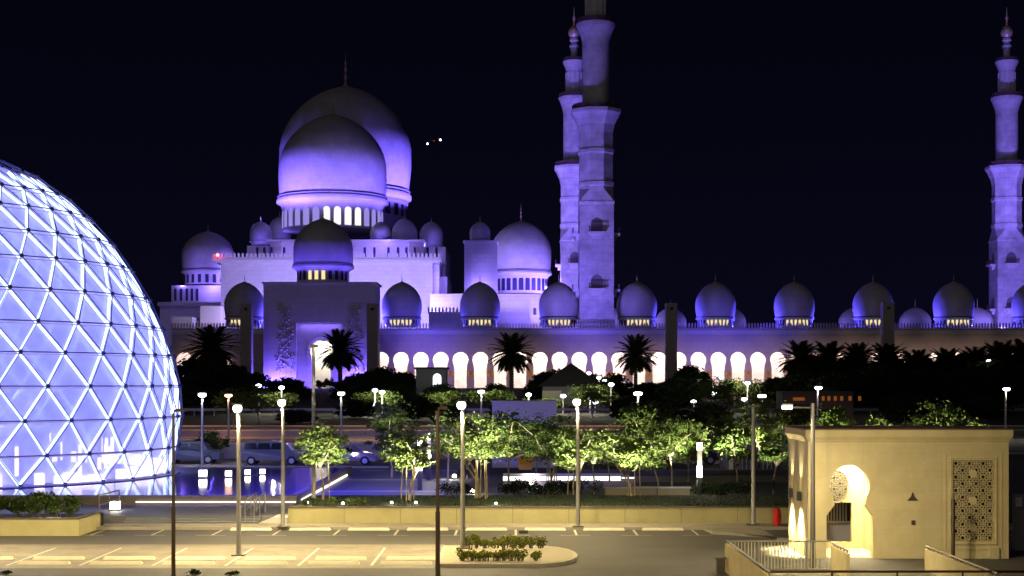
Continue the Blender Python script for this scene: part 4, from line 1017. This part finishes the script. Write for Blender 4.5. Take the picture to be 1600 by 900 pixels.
# ================================================================== VEGETATION
def leaves(mb, c, rad, n, size, rng, flat=1.0):
    for _ in range(n):
        while True:
            p = Vector((rng.uniform(-1, 1), rng.uniform(-1, 1), rng.uniform(-1, 1)))
            if p.length < 1: break
        p = Vector((p.x*rad[0], p.y*rad[1], p.z*rad[2]))+Vector(c)
        u = Vector((rng.gauss(0, 1), rng.gauss(0, 1), rng.gauss(0, .6))).normalized(); v = u.cross(Vector((rng.gauss(0, 1), rng.gauss(0, 1), rng.gauss(0, 1)))).normalized()
        s = size*rng.uniform(.6, 1.4)
        mb.add([p-u*s*.5, p+v*s*.28, p+u*s*.5, p-v*s*.28], [(0,1,2,3)])
def tree_proto(seed, H, W, th, nclump, nleaf, size, lm, bm, trunks=1, flat=.5):
    """local tree, base at origin. th = bare trunk height"""
    rng = random.Random(seed); tr = MB(); cr = MB(); ends = []
    for q in range(trunks):
        ox, oy = (rng.uniform(-.12, .12)*trunks, rng.uniform(-.12, .12)*trunks) if trunks > 1 else (0, 0)
        top = (ox*3+rng.uniform(-.1, .1)*W, oy*3, th)
        tr.tube([(ox, oy, 0), (ox*1.5+rng.uniform(-.05, .05), oy, th*.5), top, (top[0]*1.5, top[1], th+(H-th)*.4)], [.03*H*.6, .022*H*.6, .018*H*.6, .006*H], 6)
        nb = 6
        for b in range(nb):
            a = 2*pi*b/nb+rng.uniform(-.4, .4); rr = W/2*rng.uniform(.45, .95); zz = th+(H-th)*rng.uniform(.15, .8)
            mid = (top[0]+rr*.45*cos(a), top[1]+rr*.45*sin(a), th+(zz-th)*.65); e = (top[0]+rr*cos(a), top[1]+rr*sin(a), zz)
            tr.tube([top, mid, e], [.011*H, .007*H, .003*H], 5); ends.append(e); ends.append(mid)
    for k in range(nclump):
        if k < len(ends) and rng.random() < .8: c = ends[k]
        else:
            a = rng.uniform(0, 2*pi); rr = W/2*math.sqrt(rng.random())*1.05*(.72+.28*sin(3*a+seed)); c = (rr*cos(a), rr*sin(a), th+(H-th)*(.15+.8*rng.random()*(1-(rr/(W/2))**2*.5)))
        s = W*rng.uniform(.05, .17)
        leaves(cr, c, (s, s, s*flat), nleaf, size, rng)
    leaves(cr, (W*.04*sin(seed), 0, th+(H-th)*.5), (W*.56, W*.5, (H-th)*.55), nclump*nleaf//9, size, rng)
    return tr, cr
def make_tree(name, px, ybase, D, H, Wd, seed, label, grp, lm=leaf_a, bm=palebark, th=.35, nclump=26, nleaf=70, size=.22, trunks=1, stakes=0, z0=None, flat=.5, cat="tree"):
    z0 = gz(D) if z0 is None else z0; x = X(px, D)
    t = thing(name, (x, D, z0), label, cat, grp)
    tr, cr = tree_proto(seed, H, Wd, H*th, nclump, nleaf, size, lm, bm, trunks, flat)
    o = tr.build("trunk", bm, t, True, origin=(0, 0, 0)); o.location = (0, 0, 0)
    o = cr.build("crown", lm, t, False, origin=(0, 0, 0)); o.location = (0, 0, 0)
    for q in range(stakes):
        a = 2*pi*q/stakes+.4; r_ = .32+.1*(q % 2)
        s_ = MB().tube([(r_*cos(a), r_*sin(a), 0), (r_*.8*cos(a), r_*.8*sin(a), min(H*.5, 1.9))], .028, 5).build("stake", stake_m, t, origin=(0, 0, 0)); s_.location = (0, 0, 0)
    return t
def tdim(D, wpx, ytop, zb): return wpx*D/F, Z(ytop, D)-zb
yg = "young staked trees in the park behind the long wall"
TR = [
 (505, 72, 84, 660, 3, 2, leaf_a, "young bright green tree standing before the pool at the tall mast", .82),
 (637, 71.8, 78, 673, 5, 3, leaf_a, "young bright green tree on the violet plaza beside the light columns", .82),
 (752, 73, 120, 645, 8, 5, leaf_a, "broad bright young tree with many stakes above the traffic island", .82),
 (795, 80, 90, 640, 9, 0, leaf_b, "darker broad tree behind the bright one above the island", .36),
 (700, 84, 60, 640, 10, 0, leaf_a, "yellow green tree right of the dark brown post", .36),
 (862, 79, 100, 645, 11, 4, leaf_b, "loose green tree left of the middle street lamp", .36),
 (897, 76, 76, 668, 12, 3, leaf_a, "yellow green tree right beside the middle street lamp", .36),
 (952, 86, 58, 663, 13, 0, leaf_a, "small bright round tree right of the middle street lamp", .36),
 (992, 74.5, 92, 683, 14, 3, leaf_a, "spreading bright yellow green tree above the two garden spotlights", .82),
 (996, 98, 76, 628, 15, 0, leaf_b, "dull green tree around the pole of the lamp right of the middle", .36),
 (1050, 88, 92, 650, 16, 0, leaf_b, "mid green tree left of the tall light column", .36),
 (1075, 92, 80, 655, 17, 0, leaf_a, "green tree just behind the tall light column", .36),
 (1128, 98, 80, 645, 18, 0, leaf_b, "leafy tree before the grey pavilion", .36),
 (1185, 99, 96, 612, 19, 0, leaf_a, "bright tree lit by the lamp in its crown above the grey pavilion", .36),
 (928, 82, 66, 664, 71, 0, leaf_a, "light green tree in the gap right of the middle street lamp", .36),
 (1028, 80, 70, 668, 72, 0, leaf_a, "light green tree between the spreading tree and the light column", .36),
 (1152, 92, 64, 660, 73, 0, leaf_b, "low leafy tree left of the slim grey lamp post", .36),
 (838, 95, 96, 652, 61, 0, leaf_b, "dull green tree in front of the pale box building", .36),
 (730, 96, 70, 650, 62, 0, leaf_b, "green tree behind the broad bright tree, left side", .36),
 (1208, 76, 64, 668, 20, 0, leaf_b, "low tree against the left side of the kiosk", .82),
 (612, 96, 84, 622, 21, 0, leaf_b, "dark spreading tree with a pale forked trunk behind the plaza", .36),
 (330, 118, 50, 672, 22, 0, leaf_b, "small dark tree by the pool's far side", .36),
 (1300, 100, 80, 632, 23, 0, leaf_b, "green tree behind the left part of the kiosk roof", .36),
 (1372, 92, 54, 650, 24, 0, leaf_a, "low bright tree behind the middle of the kiosk roof", .36),
 (1465, 98, 100, 624, 25, 0, leaf_b, "broad green tree behind the right part of the kiosk roof", .36),
 (1510, 92, 70, 648, 26, 0, leaf_a, "low green tree behind the right end of the kiosk roof", .36),
 (926, 180, 60, 598, 27, 0, leaf_a, "far bright tree lit by garden lamps below the pyramid roof", None),
 (405, 165, 36, 600, 28, 0, leaf_a, "far tree glowing yellow white beside a lamp left of the gateway", None),
 (365, 160, 60, 605, 29, 0, leaf_b, "far tree tinted orange by the lamp right of the glass dome", None),
 (1120, 170, 80, 590, 30, 0, leaf_b, "far green tree below the arches lit by garden lamps", None),
]
for px, D, wpx, yt, seed, st, lm, lb, z0 in TR:
    z0 = gz(D) if z0 is None else z0
    Wd, H = tdim(D, wpx, yt, z0)
    far = D > 110
    make_tree("young_tree" if st or lm is leaf_a else "broadleaf_tree", px, 0, D, H, Wd, seed, lb, yg, lm, palebark if not far else bark, th=.42 if D < 90 else .3,
              nclump=58 if wpx > 70 else 38, nleaf=80, size=.15 if D < 90 else .2, trunks=3 if wpx > 100 else (2 if st >= 3 else 1), stakes=st, z0=z0, flat=.45)
# dark broadleaf trees in front of the mosque
pro = []
for s_ in range(3):
    pro.append(make_tree("dark_tree", 2000, 0, 240, 7.5, 8, 50+s_, "x", None, leaf_d, bark, .12, 70, 120, .75, flat=.75))
darks = [(300,210,606,60),(345,190,612,56),(445,238,590,50),(560,240,584,50),(290,255,590,60),(382,215,600,56),(430,200,622,60),(470,230,604,44),(462,170,640,60),(545,225,596,60),(600,235,574,60),(632,240,582,50),(612,232,584,60),(560,180,624,60),(625,215,600,50),(650,175,618,66),(700,165,634,60),(690,205,600,56),(775,215,600,50),(795,175,628,60),(845,225,596,60),(870,235,578,56),(855,240,582,60),(920,238,584,60),(960,235,584,50),(1015,225,598,60),(985,175,622,66),(1060,200,590,70),(1080,240,572,56),(1040,165,628,70),(1110,165,632,66),(1215,225,590,60),(1180,230,598,50),(1250,200,585,76),(1310,190,580,86),(1380,195,572,90),(1450,200,578,90),(1520,195,574,96),(1590,205,572,90),(1250,165,632,70),(1420,165,618,90),(1540,175,618,80),(1275,238,556,90),(1330,242,558,90),(1400,238,556,100),(1460,244,560,90),(1510,240,554,90),(1570,238,552,100),(305,236,560,80),(350,240,566,80),(395,236,582,60)]
srt = sorted(darks); NUM = ORD+["twenty first","twenty second","twenty third","twenty fourth","twenty fifth","twenty sixth","twenty seventh","twenty eighth","twenty ninth","thirtieth","thirty first","thirty second","thirty third","thirty fourth","thirty fifth","thirty sixth"]+["thirty seventh","thirty eighth","thirty ninth","fortieth"]+["forty "+q for q in ORD[:16]]
rng = random.Random(5)
for i, (px, D, yt, wpx) in enumerate(srt):
    src = pro[i % 3]; o = src if i < 3 else copytree(src)
    z0 = gz(D)-.1; H = Z(yt, D)-z0; Wd = wpx*D/F
    o.location = (X(px, D), D, z0); o.scale = (Wd/8, Wd/8, H/7.5); o.rotation_euler = (0, 0, rng.uniform(0, 6.28))
    tag(o, f"dark unlit tree in the belt before the mosque, {NUM[i]} from the left", "tree", "dark trees in the belt before the mosque")
# palms
def palm_proto():
    t = thing("palm_tree", (0, 0, 0), "x", "palm tree", "dark palms before the mosque")
    tr = MB(); tr.tube([(0, 0, 0), (.15, 0, 3), (.1, 0, 6), (0, 0, 8)], [.38, .3, .28, .34], 8)
    for k in range(14): tr.lathe(.1, 0, [(.42, .5*k+.6), (.3, .5*k+.95)], 7)
    tr.build("trunk", bark, t, True)
    cr = MB(); rg = random.Random(9)
    for k in range(64):
        a = k*2.39996; el = R(80-130*(k/64)); L = rg.uniform(3.7, 4.7); pts_ = []
        d = Vector((cos(a)*cos(el), sin(a)*cos(el), sin(el))); p = Vector((0, 0, 8)); seg = 8
        for q in range(seg+1):
            pts_.append(p.copy()); p = p+d*L/seg; d = (d+Vector((0, 0, -.13))).normalized()
        cr.tube(pts_, [.06-.006*q for q in range(seg+1)], 4)
        for q in range(1, seg*6):
            u = q/6; i0 = int(u); fr_ = u-i0
            if i0 >= seg: break
            c = pts_[i0].lerp(pts_[i0+1], fr_); dd = (pts_[i0+1]-pts_[i0]).normalized(); sd = dd.cross(Vector((0, 0, 1))).normalized(); ll = .95*sin(pi*min(.95, .12+u/seg*.85))+.15
            for sg_ in (-1, 1):
                e = c+(sd*sg_*.75+dd*.55+Vector((0, 0, -.15+rg.uniform(-.1, .25)))).normalized()*ll
                cr.add([c-dd*.10, c+dd*.12, e], [(0,1,2)])
    cr.build("crown", palm_l, t); return t
pp = palm_proto()
palms = [(330, 250, 516, 92, "big dark palm left of the violet gateway"), (531, 250, 521, 76, "dark palm covering the arch of the violet gateway"), (800, 245, 526, 76, "dark palm before the arches left of the big minaret"), (994, 245, 529, 70, "dark palm before the arches right of the big minaret"),
 (1252, 235, 538, 60, "leftmost dark palm of the right hand cluster"), (1296, 245, 539, 60, "second palm from the left in the right hand cluster"), (1340, 240, 541, 56, "third palm from the left in the right hand cluster"), (1385, 235, 542, 64, "palm directly below the right stone pylon"), (1432, 245, 551, 60, "palm just right of the right stone pylon's palm"),
 (1480, 235, 549, 56, "palm below the dome left of the right minaret"), (1525, 245, 547, 60, "palm left below the right minaret"), (1562, 235, 538, 66, "palm below the right minaret"), (1598, 240, 536, 60, "palm cut by the right edge")]
for i, (px, D, yt, wpx, lb) in enumerate(palms):
    o = pp if i == 0 else copytree(pp)
    s = (wpx+(30 if px > 1200 else 8))*D/F/8.4; z0 = gz(D); H = Z(yt, D)-z0
    o.location = (X(px, D), D, z0); o.scale = (s, s, H/11.2); o.rotation_euler = (0, 0, i*1.3); o["label"] = lb; 
# shrubs : bushes
def bush(name, x, D, z0, rx_, ry_, h, n, size, lm, label, grp, seed, cat="shrub"):
    t = thing(name, (x, D, z0), label, cat, grp); rg = random.Random(seed); m = MB(); st = MB()
    for k in range(int(6+rx_*6)):
        a = rg.uniform(0, 6.28); q = math.sqrt(rg.random()); c = (x+rx_*q*cos(a)*.85, D+ry_*q*sin(a)*.85, z0+h*rg.uniform(.35, .8)); st.tube([(x+rx_*q*cos(a)*.5, D+ry_*q*sin(a)*.5, z0-.02), c], [.02, .01], 4)
        leaves(m, c, (rx_*.3+.08, ry_*.3+.08, h*.28), n, size, rg)
    m.build("foliage", lm, t); st.build("stems", bark, t)
k = 0
rg = random.Random(2)
for q in range(9):
    px = 732+q*14; D = DG(856, .14)-.25; bush("shrub", X(px, D), D, .15, .24, .24, .46*rg.uniform(.8, 1.15), 34, .10, leaf_s, f"small leafy shrub in the back row on the traffic island, {ORD[q]} from the left", "shrubs planted on the traffic island", 100+q)
for q in range(9):
    px = 722+q*13+(10 if q == 8 else 0); D = DG(879, .14)+.45; bush("shrub", X(px, D), D, .15, .24, .24, .42*rg.uniform(.8, 1.15), 34, .10, leaf_s, f"small leafy shrub in the front row on the traffic island, {ORD[q]} from the left", "shrubs planted on the traffic island", 120+q)
for q, (px, w_, yt) in enumerate(((-12, 1.1, 778), (28, 1.1, 780), (66, 1.3, 768), (96, .9, 776))):
    D = 64.8; bush("hedge_shrub", X(px, D), D, .66, w_*.8, .8, Z(yt, D)-.66, 120, .15, leaf_b, ["dense dark shrub at the very left edge", "dense dark shrub on the left planter, second from the left", "tallest dense shrub on the left planter", "dense shrub at the right end of the left planter"][q]+" below the dome", "shrubs on the left planter", 140+q)
light('POINT', "planter_spot", (X(86, 64), 63.6, 1.0), 25, WHT, .05, None)
# grass blades along the lawn front edge and lower left corner
rg = random.Random(8); g = MB()
for _ in range(9000):
    x = rg.uniform(xl+.1, 20); d = 67.98+rg.random()**2*6.5; h = rg.uniform(.05, .13); a = rg.uniform(0, 3.14)
    g.add([(x-.012*cos(a), d-.012*sin(a), .82), (x+.012*cos(a), d+.012*sin(a), .82), (x+rg.uniform(-.05, .05), d, .82+h)], [(0,1,2)])
tag(g.build("grass", leaf_d, None), "short green grass on the terrace above the long wall", "grass", kind="stuff")
for q in range(5):
    px = (478, 494, 520, 548, 566)[q]; D = 68.4; bush("shrub", X(px, D), D, .82, .22, .2, .42, 30, .09, leaf_a, f"low clump of leaves at the left end of the long wall, {ORD[q]} from the left", "low clumps at the left end of the long wall", 160+q)
for q in range(8):
    px = (712, 800, 822, 850, 885, 912, 1110, 1150)[q]; D = 78.5+(q % 3)*1.5; bush("shrub", X(px, D), D, .36, 1.0, .6, .9, 60, .13, leaf_d, f"dark low shrub behind the long wall, {ORD[q]} from the left", "dark low shrubs of the park", 180+q)
for q in range(3):
    px = (8, 305, 362)[q]; D = 50.2; bush("shrub", X(px, D), D, 0, .22, .2, [.12, .2, .12][q], 20, .09, leaf_d, ["leaf tip poking in at the lower left corner", "leaf tip poking in at the bottom edge right of the brown post", "small leaf tip at the bottom edge between the bays"][q], "leaf tips at the bottom edge", 200+q)
# shrubs before the gateway, catching violet light
for q in range(9):
    px = 420+q*12+(22 if q > 4 else 0); D = 296; bush("shrub", X(px, D), D, 5.5, 1.0, 1.0, rg.uniform(1.4, 2.4), 40, .4, leaf_b, f"rounded shrub in violet light at the foot of the gateway, {ORD[q]} from the left", "shrubs at the foot of the gateway", 220+q)

for q, (px, py, w_, h_) in enumerate(((432, 621, 3.2, 1.2), (590, 618, 3.5, 1.2), (605, 634, 1.8, 2.2), (690, 622, 3.0, 1.5), (762, 613, 3.6, .9), (925, 618, 3.5, 2.0), (1155, 606, 3.5, 1.8), (850, 640, 3, 1.5))):
    D = 192; z_ = Z(py, D); z0_ = max(gz(D)-.1, z_-1.2); bush("hedge_shrub", X(px, D), D, z0_-.4, w_, 1.2, h_+1.0, 60, .35, leaf_a, f"far lamp lit green hedge before the mosque, {ORD[q]} of those right of the glass dome" if q < 2 else f"far hedge glowing green under garden lamps, {ORD[[0,0,2,3,4,6,7,5][q]]} from the left", "lamp lit hedges before the mosque", 300+q)
    light('POINT', "garden_light", (X(px, D), D-2.5, z_+1.6), 900, (1, .95, .7), .2, None)
# garden spotlights
def gspot(px, py, z, s, label, p=60, to=None):
    D = DG(py, z+s/2); x = X(px, D); t = thing("garden_spotlight", (x, D, z), label, "spotlight", "small garden spotlights behind the long wall")
    MB().lathe(x, D, [(s*.5, z), (s*.55, z+s*.35)], 10).build("housing", blackm, t)
    MB().ball((x, D, z+s*.62), s*.45, 10).build("lens", lamp_w, t, True)
    light('POINT', "garden_light", (x, D-.15, z+s+.15), p, WHT, .08, t)
sps = [(612, 786, .82, .14), (650, 786, .82, .14), (536, 787, .82, .14), (480, 786, .82, .15), (738, 768, .36, .25), (830, 756, .36, .35), (949, 754, .36, .26), (1005, 769, .36, .32), (1059, 769, .36, .32), (775, 787, .82, .12), (710, 745, .36, .3)]
lbl = ["at the plaza foot left of the brown post, left of two", "at the plaza foot left of the brown post, right of two", "in the low clumps at the left end of the wall", "at the corner of the pool's white strip light", "among the stakes of the broad tree", "below the lit white bench", "left of the twin spotlights by the low bench", "left one of the twin spotlights by the low bench", "right one of the twin spotlights by the low bench", "in the lawn right of the broad tree's stakes", "at the right edge of the violet plaza"]
for (px, py, z, s), lb in zip(sps, lbl): gspot(px, py, z, s, "small white garden spotlight "+lb, 70 if s > .2 else 25)
# tree uplights
for px, D, p_ in ((505, 69.2, 1), (637, 69.2, 1), (735, 69.5, 1), (775, 70, 1.2), (880, 73, 1), (905, 72, 1), (952, 81, 1), (975, 71, 1), (928, 79, .8), (1028, 77, .8), (1152, 89, .8), (1010, 71.5, 1), (1050, 84, 1), (1128, 90, 1), (1205, 73, .7), (700, 80, 1.2), (800, 76, .7)):
    light('SPOT', "tree_uplight", (X(px, D), D, 1.0), 5800*p_, (1, .95, .72), .08, None, to=(X(px, D)+.1, D+2.4, 4.6), cone=74, blend=.8)
for px, D in ((1300, 97), (1372, 89), (1465, 94), (1510, 89), (1185, 98), (612, 91), (1060, 88), (996, 95)):
    light('SPOT', "tree_uplight", (X(px, D), D-1, 1.2), 5200, (1, .92, .6), .1, None, to=(X(px, D)+.1, D+1.6, 5), cone=74, blend=.8)

# ================================================================== PARK OBJECTS
# lit white bench ribbon
t = thing("lit_bench", (X(885, 88), 88, .36), "long low bench wall lit brilliant white beyond the young trees", "bench")
D = 88
MB().box(X(786, D), X(972, D), D, D+.5, Z(740, D)-.12, Z(740, D)).build("seat", lilacwall, t)
MB().box(X(786, D), X(970, D), D+.02, D+.10, Z(751, D), Z(741, D)-.13).build("glowing_front", led_w, t)
MB().box(X(786, D), X(990, D), D+.12, D+.4, .36, Z(751, D)).build("plinth", greyclad, t)
MB().box(X(972, D), X(992, D), D, D+.3, Z(748, D), Z(746, D)).build("end_strip", led_w, t)
t = thing("low_bench", (X(1010, 78), 78, .36), "low pale planter bench behind the twin garden spotlights", "bench")
D = 80
MB().box(X(946, D), X(1078, D), D, D+.6, .36, Z(763, D)).build("seat_wall", mat("pale_concrete", (.35,.3,.22), .8), t)
MB().box(X(944, D), X(1080, D), D-.05, D+.65, Z(763, D)+.001, Z(761, D)).build("seat_top", lilacwall, t)
struct("park_steps", MB().box(4.5, 25, 92, 92.5, .3, .75).box(4.5, 25, 96, 96.5, .3, .9).box(9, 30, 76.5, 77.0, .3, .62), mat("dark_terrace_stone", (.10,.09,.08), .8))
# beige low wall at the road
t = thing("low_wall", (X(550, 122), 122, .2), "low beige wall between the parked cars and the road", "wall")
MB().box(X(345, 122), X(780, 122), 122, 122.4, -.1, Z(694, 122)).build("wall_face", beigewall, t)
MB().box(X(344, 122), X(781, 122), 121.9, 122.5, Z(694, 122)+.001, Z(692, 122)).build("coping", creamtrim, t)
t = thing("median_barrier", (X(600, 146), 146, 1.2), "long low dark barrier in the middle of the road", "barrier")
MB().box(-80, 60, 145.2, 145.5, gz(145)-.1, gz(145)+.75).build("barrier_wall", greyclad, t); MB().box(-80, 60, 145.15, 145.55, gz(145)+.751, gz(145)+.85).build("barrier_top", kerb_m, t)
t = thing("guard_rail", (X(450, 185), 185, 2.5), "long pale guard rail on the far side of the road", "guard rail")
m = MB()
for k in range(-40, 30): m.box(k*2.5, k*2.5+.12, 185, 185.1, gz(185)-.1, gz(185)+.95)
m.build("posts", metal_rail, t); MB().box(-100, 75, 184.93, 184.99, gz(185)+.65, gz(185)+.95).build("beam", metal_rail, t)
# pale boxy building
t = thing("boxy_building", (X(819, 108), 108, .3), "pale blank box shaped building behind the young trees", "building")
D = 108
MB().box(X(769, D), X(869, D), D, D+5, .2, Z(628, D)).build("walls", lilacwall, t)
MB().box(X(767, D), X(871, D), D-.1, D+5.1, Z(628, D)+.001, Z(626.5, D)).build("roof_edge", creamtrim, t)
t = thing("orange_container", (X(820, 98), 98, .36), "small orange yellow skip half hidden under the trees", "skip")
D = 98; MB().prismy([(X(811, D), Z(734, D)), (X(831, D), Z(734, D)), (X(834, D), Z(711, D)), (X(808, D), Z(711, D))], D, D+1.2).build("body", orange, t)
MB().box(X(807, D), X(835, D), D-.04, D+1.24, Z(711, D)+.001, Z(709, D)).build("rim", orange, t)
# grey pavilion
t = thing("grey_pavilion", (X(1180, 105), 105, .36), "grey pavilion with a pale cream roof band left of the kiosk", "pavilion")
D = 105
MB().box(X(1140, D), X(1232, D), D+.3, D+5, .36, Z(680, D)).build("walls", greyclad, t)
MB().box(X(1092, D), X(1240, D), D, D+5.3, Z(677, D), Z(666, D)).build("roof_band", creamtrim, t)
MB().box(X(1092, D), X(1097, D), D+.1, D+.4, .36, Z(677, D)-.001).box(X(1140, D), X(1146, D), D+.1, D+.29, .36, Z(677, D)-.001).build("column", creamtrim, t)
MB().box(X(1158, D), X(1216, D), D+.2, D+.29, Z(736, D), Z(695, D)).build("shutter", mat("shutter", (.12,.10,.11), .6), t)
m = MB()
for k in range(9): m.box(X(1160+k*6.5, D), X(1161+k*6.5, D), D+.15, D+.19, Z(735, D), Z(696, D))
m.build("shutter_slats", lilacwall, t)
light('POINT', "pavilion_light", (X(1115, 103), 103.5, 3.4), 120, WHT, .1, t)
# pyramid roof pavilion, flat hut
D = 215; t = thing("pyramid_pavilion", (X(892, D), D, gz(D)), "dark pavilion with a pyramid roof before the white arches", "pavilion")
cx, zz = X(892, D), Z(604, D); w2 = 52*D/F
MB().add([(cx-w2, D-w2*.8, zz), (cx+w2, D-w2*.8, zz), (cx+w2, D+w2*.8, zz), (cx-w2, D+w2*.8, zz), (cx, D, Z(567, D))], [(0,1,4),(1,2,4),(2,3,4),(3,0,4),(3,2,1,0)]).build("roof", darkroof, t)
MB().box(cx-w2*.85, cx+w2*.85, D-w2*.6, D+w2*.6, gz(D)-.1, zz).build("walls", greyclad, t)
MB().box(cx-w2*.87, cx-w2*.3, D-w2*.6-.06, D-w2*.6-.01, gz(D), zz-.6).build("panel", creamtrim, t)
D = 215; t = thing("guard_hut", (X(672, D), D, gz(D)), "dark flat roofed hut with a bright lit doorway before the arches", "hut")
cx, zz = X(672, D), Z(577, D)
MB().box(X(650, D), X(697, D), D, D+5, gz(D)-.1, zz).build("walls", mat("hut_wall", (.10,.11,.12), .8), t)
MB().box(X(647, D), X(700, D), D-.5, D+5.4, zz+.001, zz+.3).build("roof", darkroof, t)
MB().prismy([(X(683, D)+u*1.0, Z(605, D)+v) for u, v in window_mesh(1.2, 2.0)], D-.06, D-.01).build("doorway", emis("hut_door", (.8,.9,1), 2.2), t)
# long low building with orange lights behind the palms
D = 268; t = thing("lit_shop", (X(1300, D), D, gz(D)), "low building with small orange lit windows behind the right hand palms", "building")
D = 160; z_ = gz(D)
t.location = (X(1290, D), D, z_); ORG[t.as_pointer()] = Vector((X(1290, D), D, z_))
MB().box(X(1236, D), X(1350, D), D+5.0, D+9, z_-.1, Z(612, D)).build("walls", darkroof, t)
for i, px in enumerate((1248, 1286, 1295, 1305, 1315, 1328, 1343)):
    MB().box(X(px-(9 if i == 0 else 2.2), D+5), X(px+(9 if i == 0 else 2.2), D+5), D+4.9, D+4.98, Z(626, D+5), Z(619 if i else 621, D+5)).build("window", win_o, t)
# red lit strip at road right
# ================================================================== CARS
def car(px, D, z0, L, H, W, paintm, label, suv=False, flip=1, rot=0):
    t = thing("parked_car", (X(px, D), D, z0), label, "car", "cars parked beyond the pool and park")
    h = H
    if suv: prof = [(-.5, .2), (-.5, .55), (-.48, .62), (-.43, .95), (-.38, 1.0), (.12, 1.0), (.22, .93), (.31, .64), (.46, .56), (.5, .45), (.5, .2)]
    else: prof = [(-.5, .22), (-.5, .55), (-.47, .66), (-.34, .70), (-.22, .97), (-.12, 1.0), (.08, 1.0), (.16, .95), (.28, .68), (.45, .60), (.5, .48), (.5, .22)]
    P = [(flip*a*L, b*h) for a, b in prof]
    n_ = len(P); m = MB()
    rings = []
    for y, s in ((-W/2, .0), (-W/2+.0, 0), (W/2, 0), (W/2, .0)): pass
    def yoff(z): return max(0, (z/h-.6))*.55
    vs = [(a, -W/2+yoff(b), b) for a, b in P]+[(a, W/2-yoff(b), b) for a, b in P]
    m.add(vs, [tuple(range(n_)), tuple(reversed(range(n_, 2*n_)))]+[(i, i+n_, (i+1) % n_+n_, (i+1) % n_) for i in range(n_)])
    o = m.build("body", paintm, t, origin=(0,0,0)); o.location = (0,0,0)
    def part(name, mb, mt, par=t):
        q = mb.build(name, mt, par, origin=(0,0,0)); q.location = (0,0,0); return q
    wins = ((-.42, -.24), (-.22, -.03), (-.01, .17)) if suv else ((-.24, -.09), (-.075, .09))
    for a, b in wins:
        zl, zh = h*.67, h*.93; 
        for sgn in (-1, 1):
            y0 = sgn*(W/2-yoff(zl)+.012); y1 = sgn*(W/2-yoff(zh)+.012); sh = .03*L
            part("side_window", MB().add([(flip*a*L-0, y0, zl), (flip*(b)*L+flip*.02*L, y0, zl), (flip*b*L, y1, zh), (flip*a*L+flip*.02*L, y1, zh)], [(0,1,2,3)]), glassdark)
    for a in (-.31, .31):
        for sgn in (-1, 1):
            wh = MB(); cx_, r_ = flip*a*L, .34
            ring_ = [(cx_+r_*cos(R(20*q)), r_+r_*sin(R(20*q))) for q in range(18)]
            wh.prismy([(p[0], p[1]) for p in ring_], sgn*(W/2-.1)-.12, sgn*(W/2-.1)+.12); wo_ = part("wheel", wh, tyre)
            part("rim", MB().prismy([(cx_+.2*cos(R(30*q)), r_+.2*sin(R(30*q))) for q in range(12)], sgn*(W/2+.03)-.01, sgn*(W/2+.03)+.01), rim, wo_)
    for sgn in (-1, 1):
        part("headlight", MB().box(flip*.485*L-.03, flip*.485*L+.03, sgn*W*.36-.15, sgn*W*.36+.15, h*.46, h*.54), rim)
        part("tail_light", MB().box(-flip*.495*L-.02, -flip*.495*L+.02, sgn*W*.38-.12, sgn*W*.38+.12, h*.46, h*.58), redpaint)
    return t
car(427, 112, .36, 4.9, 1.8, 1.9, silver, "silver estate off roader parked behind the pool", True)
car(543, 112, .36, 4.5, 1.45, 1.8, silver, "silver saloon car parked behind the white strip light", False)
car(300, 114, .36, 4.6, 1.7, 1.85, carblue, "blue grey off roader parked just right of the glass dome", True)
car(975, 112, .36, 4.6, 1.5, 1.8, carblack, "black car under the bright spreading tree, leftmost of three dark cars", False)
car(1024, 112.5, .36, 4.2, 1.7, 1.8, carblack, "black off roader in the middle of three dark cars under the trees", True)
car(1078, 113, .36, 4.7, 1.55, 1.8, carblack, "black car right of three dark cars near the light column", False)
struct("car_park_kerb", MB().box(-40, -9, 107.6, 108.4, .2, .48), kerb_m)
# aircraft lights
ax, ay = X(678, 2600), 2600; az = Z(221, 2600)
t = thing("aircraft", (ax, ay, az), "distant aircraft showing tiny wing lights in the black sky", "aircraft")
MB().tube([(ax-4, ay-14, az), (ax-3, ay-8, az), (ax+3, ay+12, az), (ax+4, ay+16, az+.5)], [.4, 1.4, 1.3, .3], 8).build("fuselage", blackm, t, True)
MB().add([(ax-11.5, ay+3, az-4.2), (ax-1, ay-3, az), (ax+1, ay+3, az), (ax-11, ay+5, az-4.2), (ax+11.5, ay, az+2.8), (ax+11, ay+2, az+2.8)], [(0,1,2,3), (1,4,5,2)]).build("wings", blackm, t)
MB().ball((ax-11.3, ay, az-4.2), 1.5, 8).build("wing_light", lamp_w, t); MB().ball((ax+11.3, ay, az+2.8), 1.7, 8).build("wing_light", lamp_c, t)
MB().ball((ax, ay-3, az+.5), 1.0, 8).build("beacon", emis("red_beacon", (1,.1,.05), .6), t)
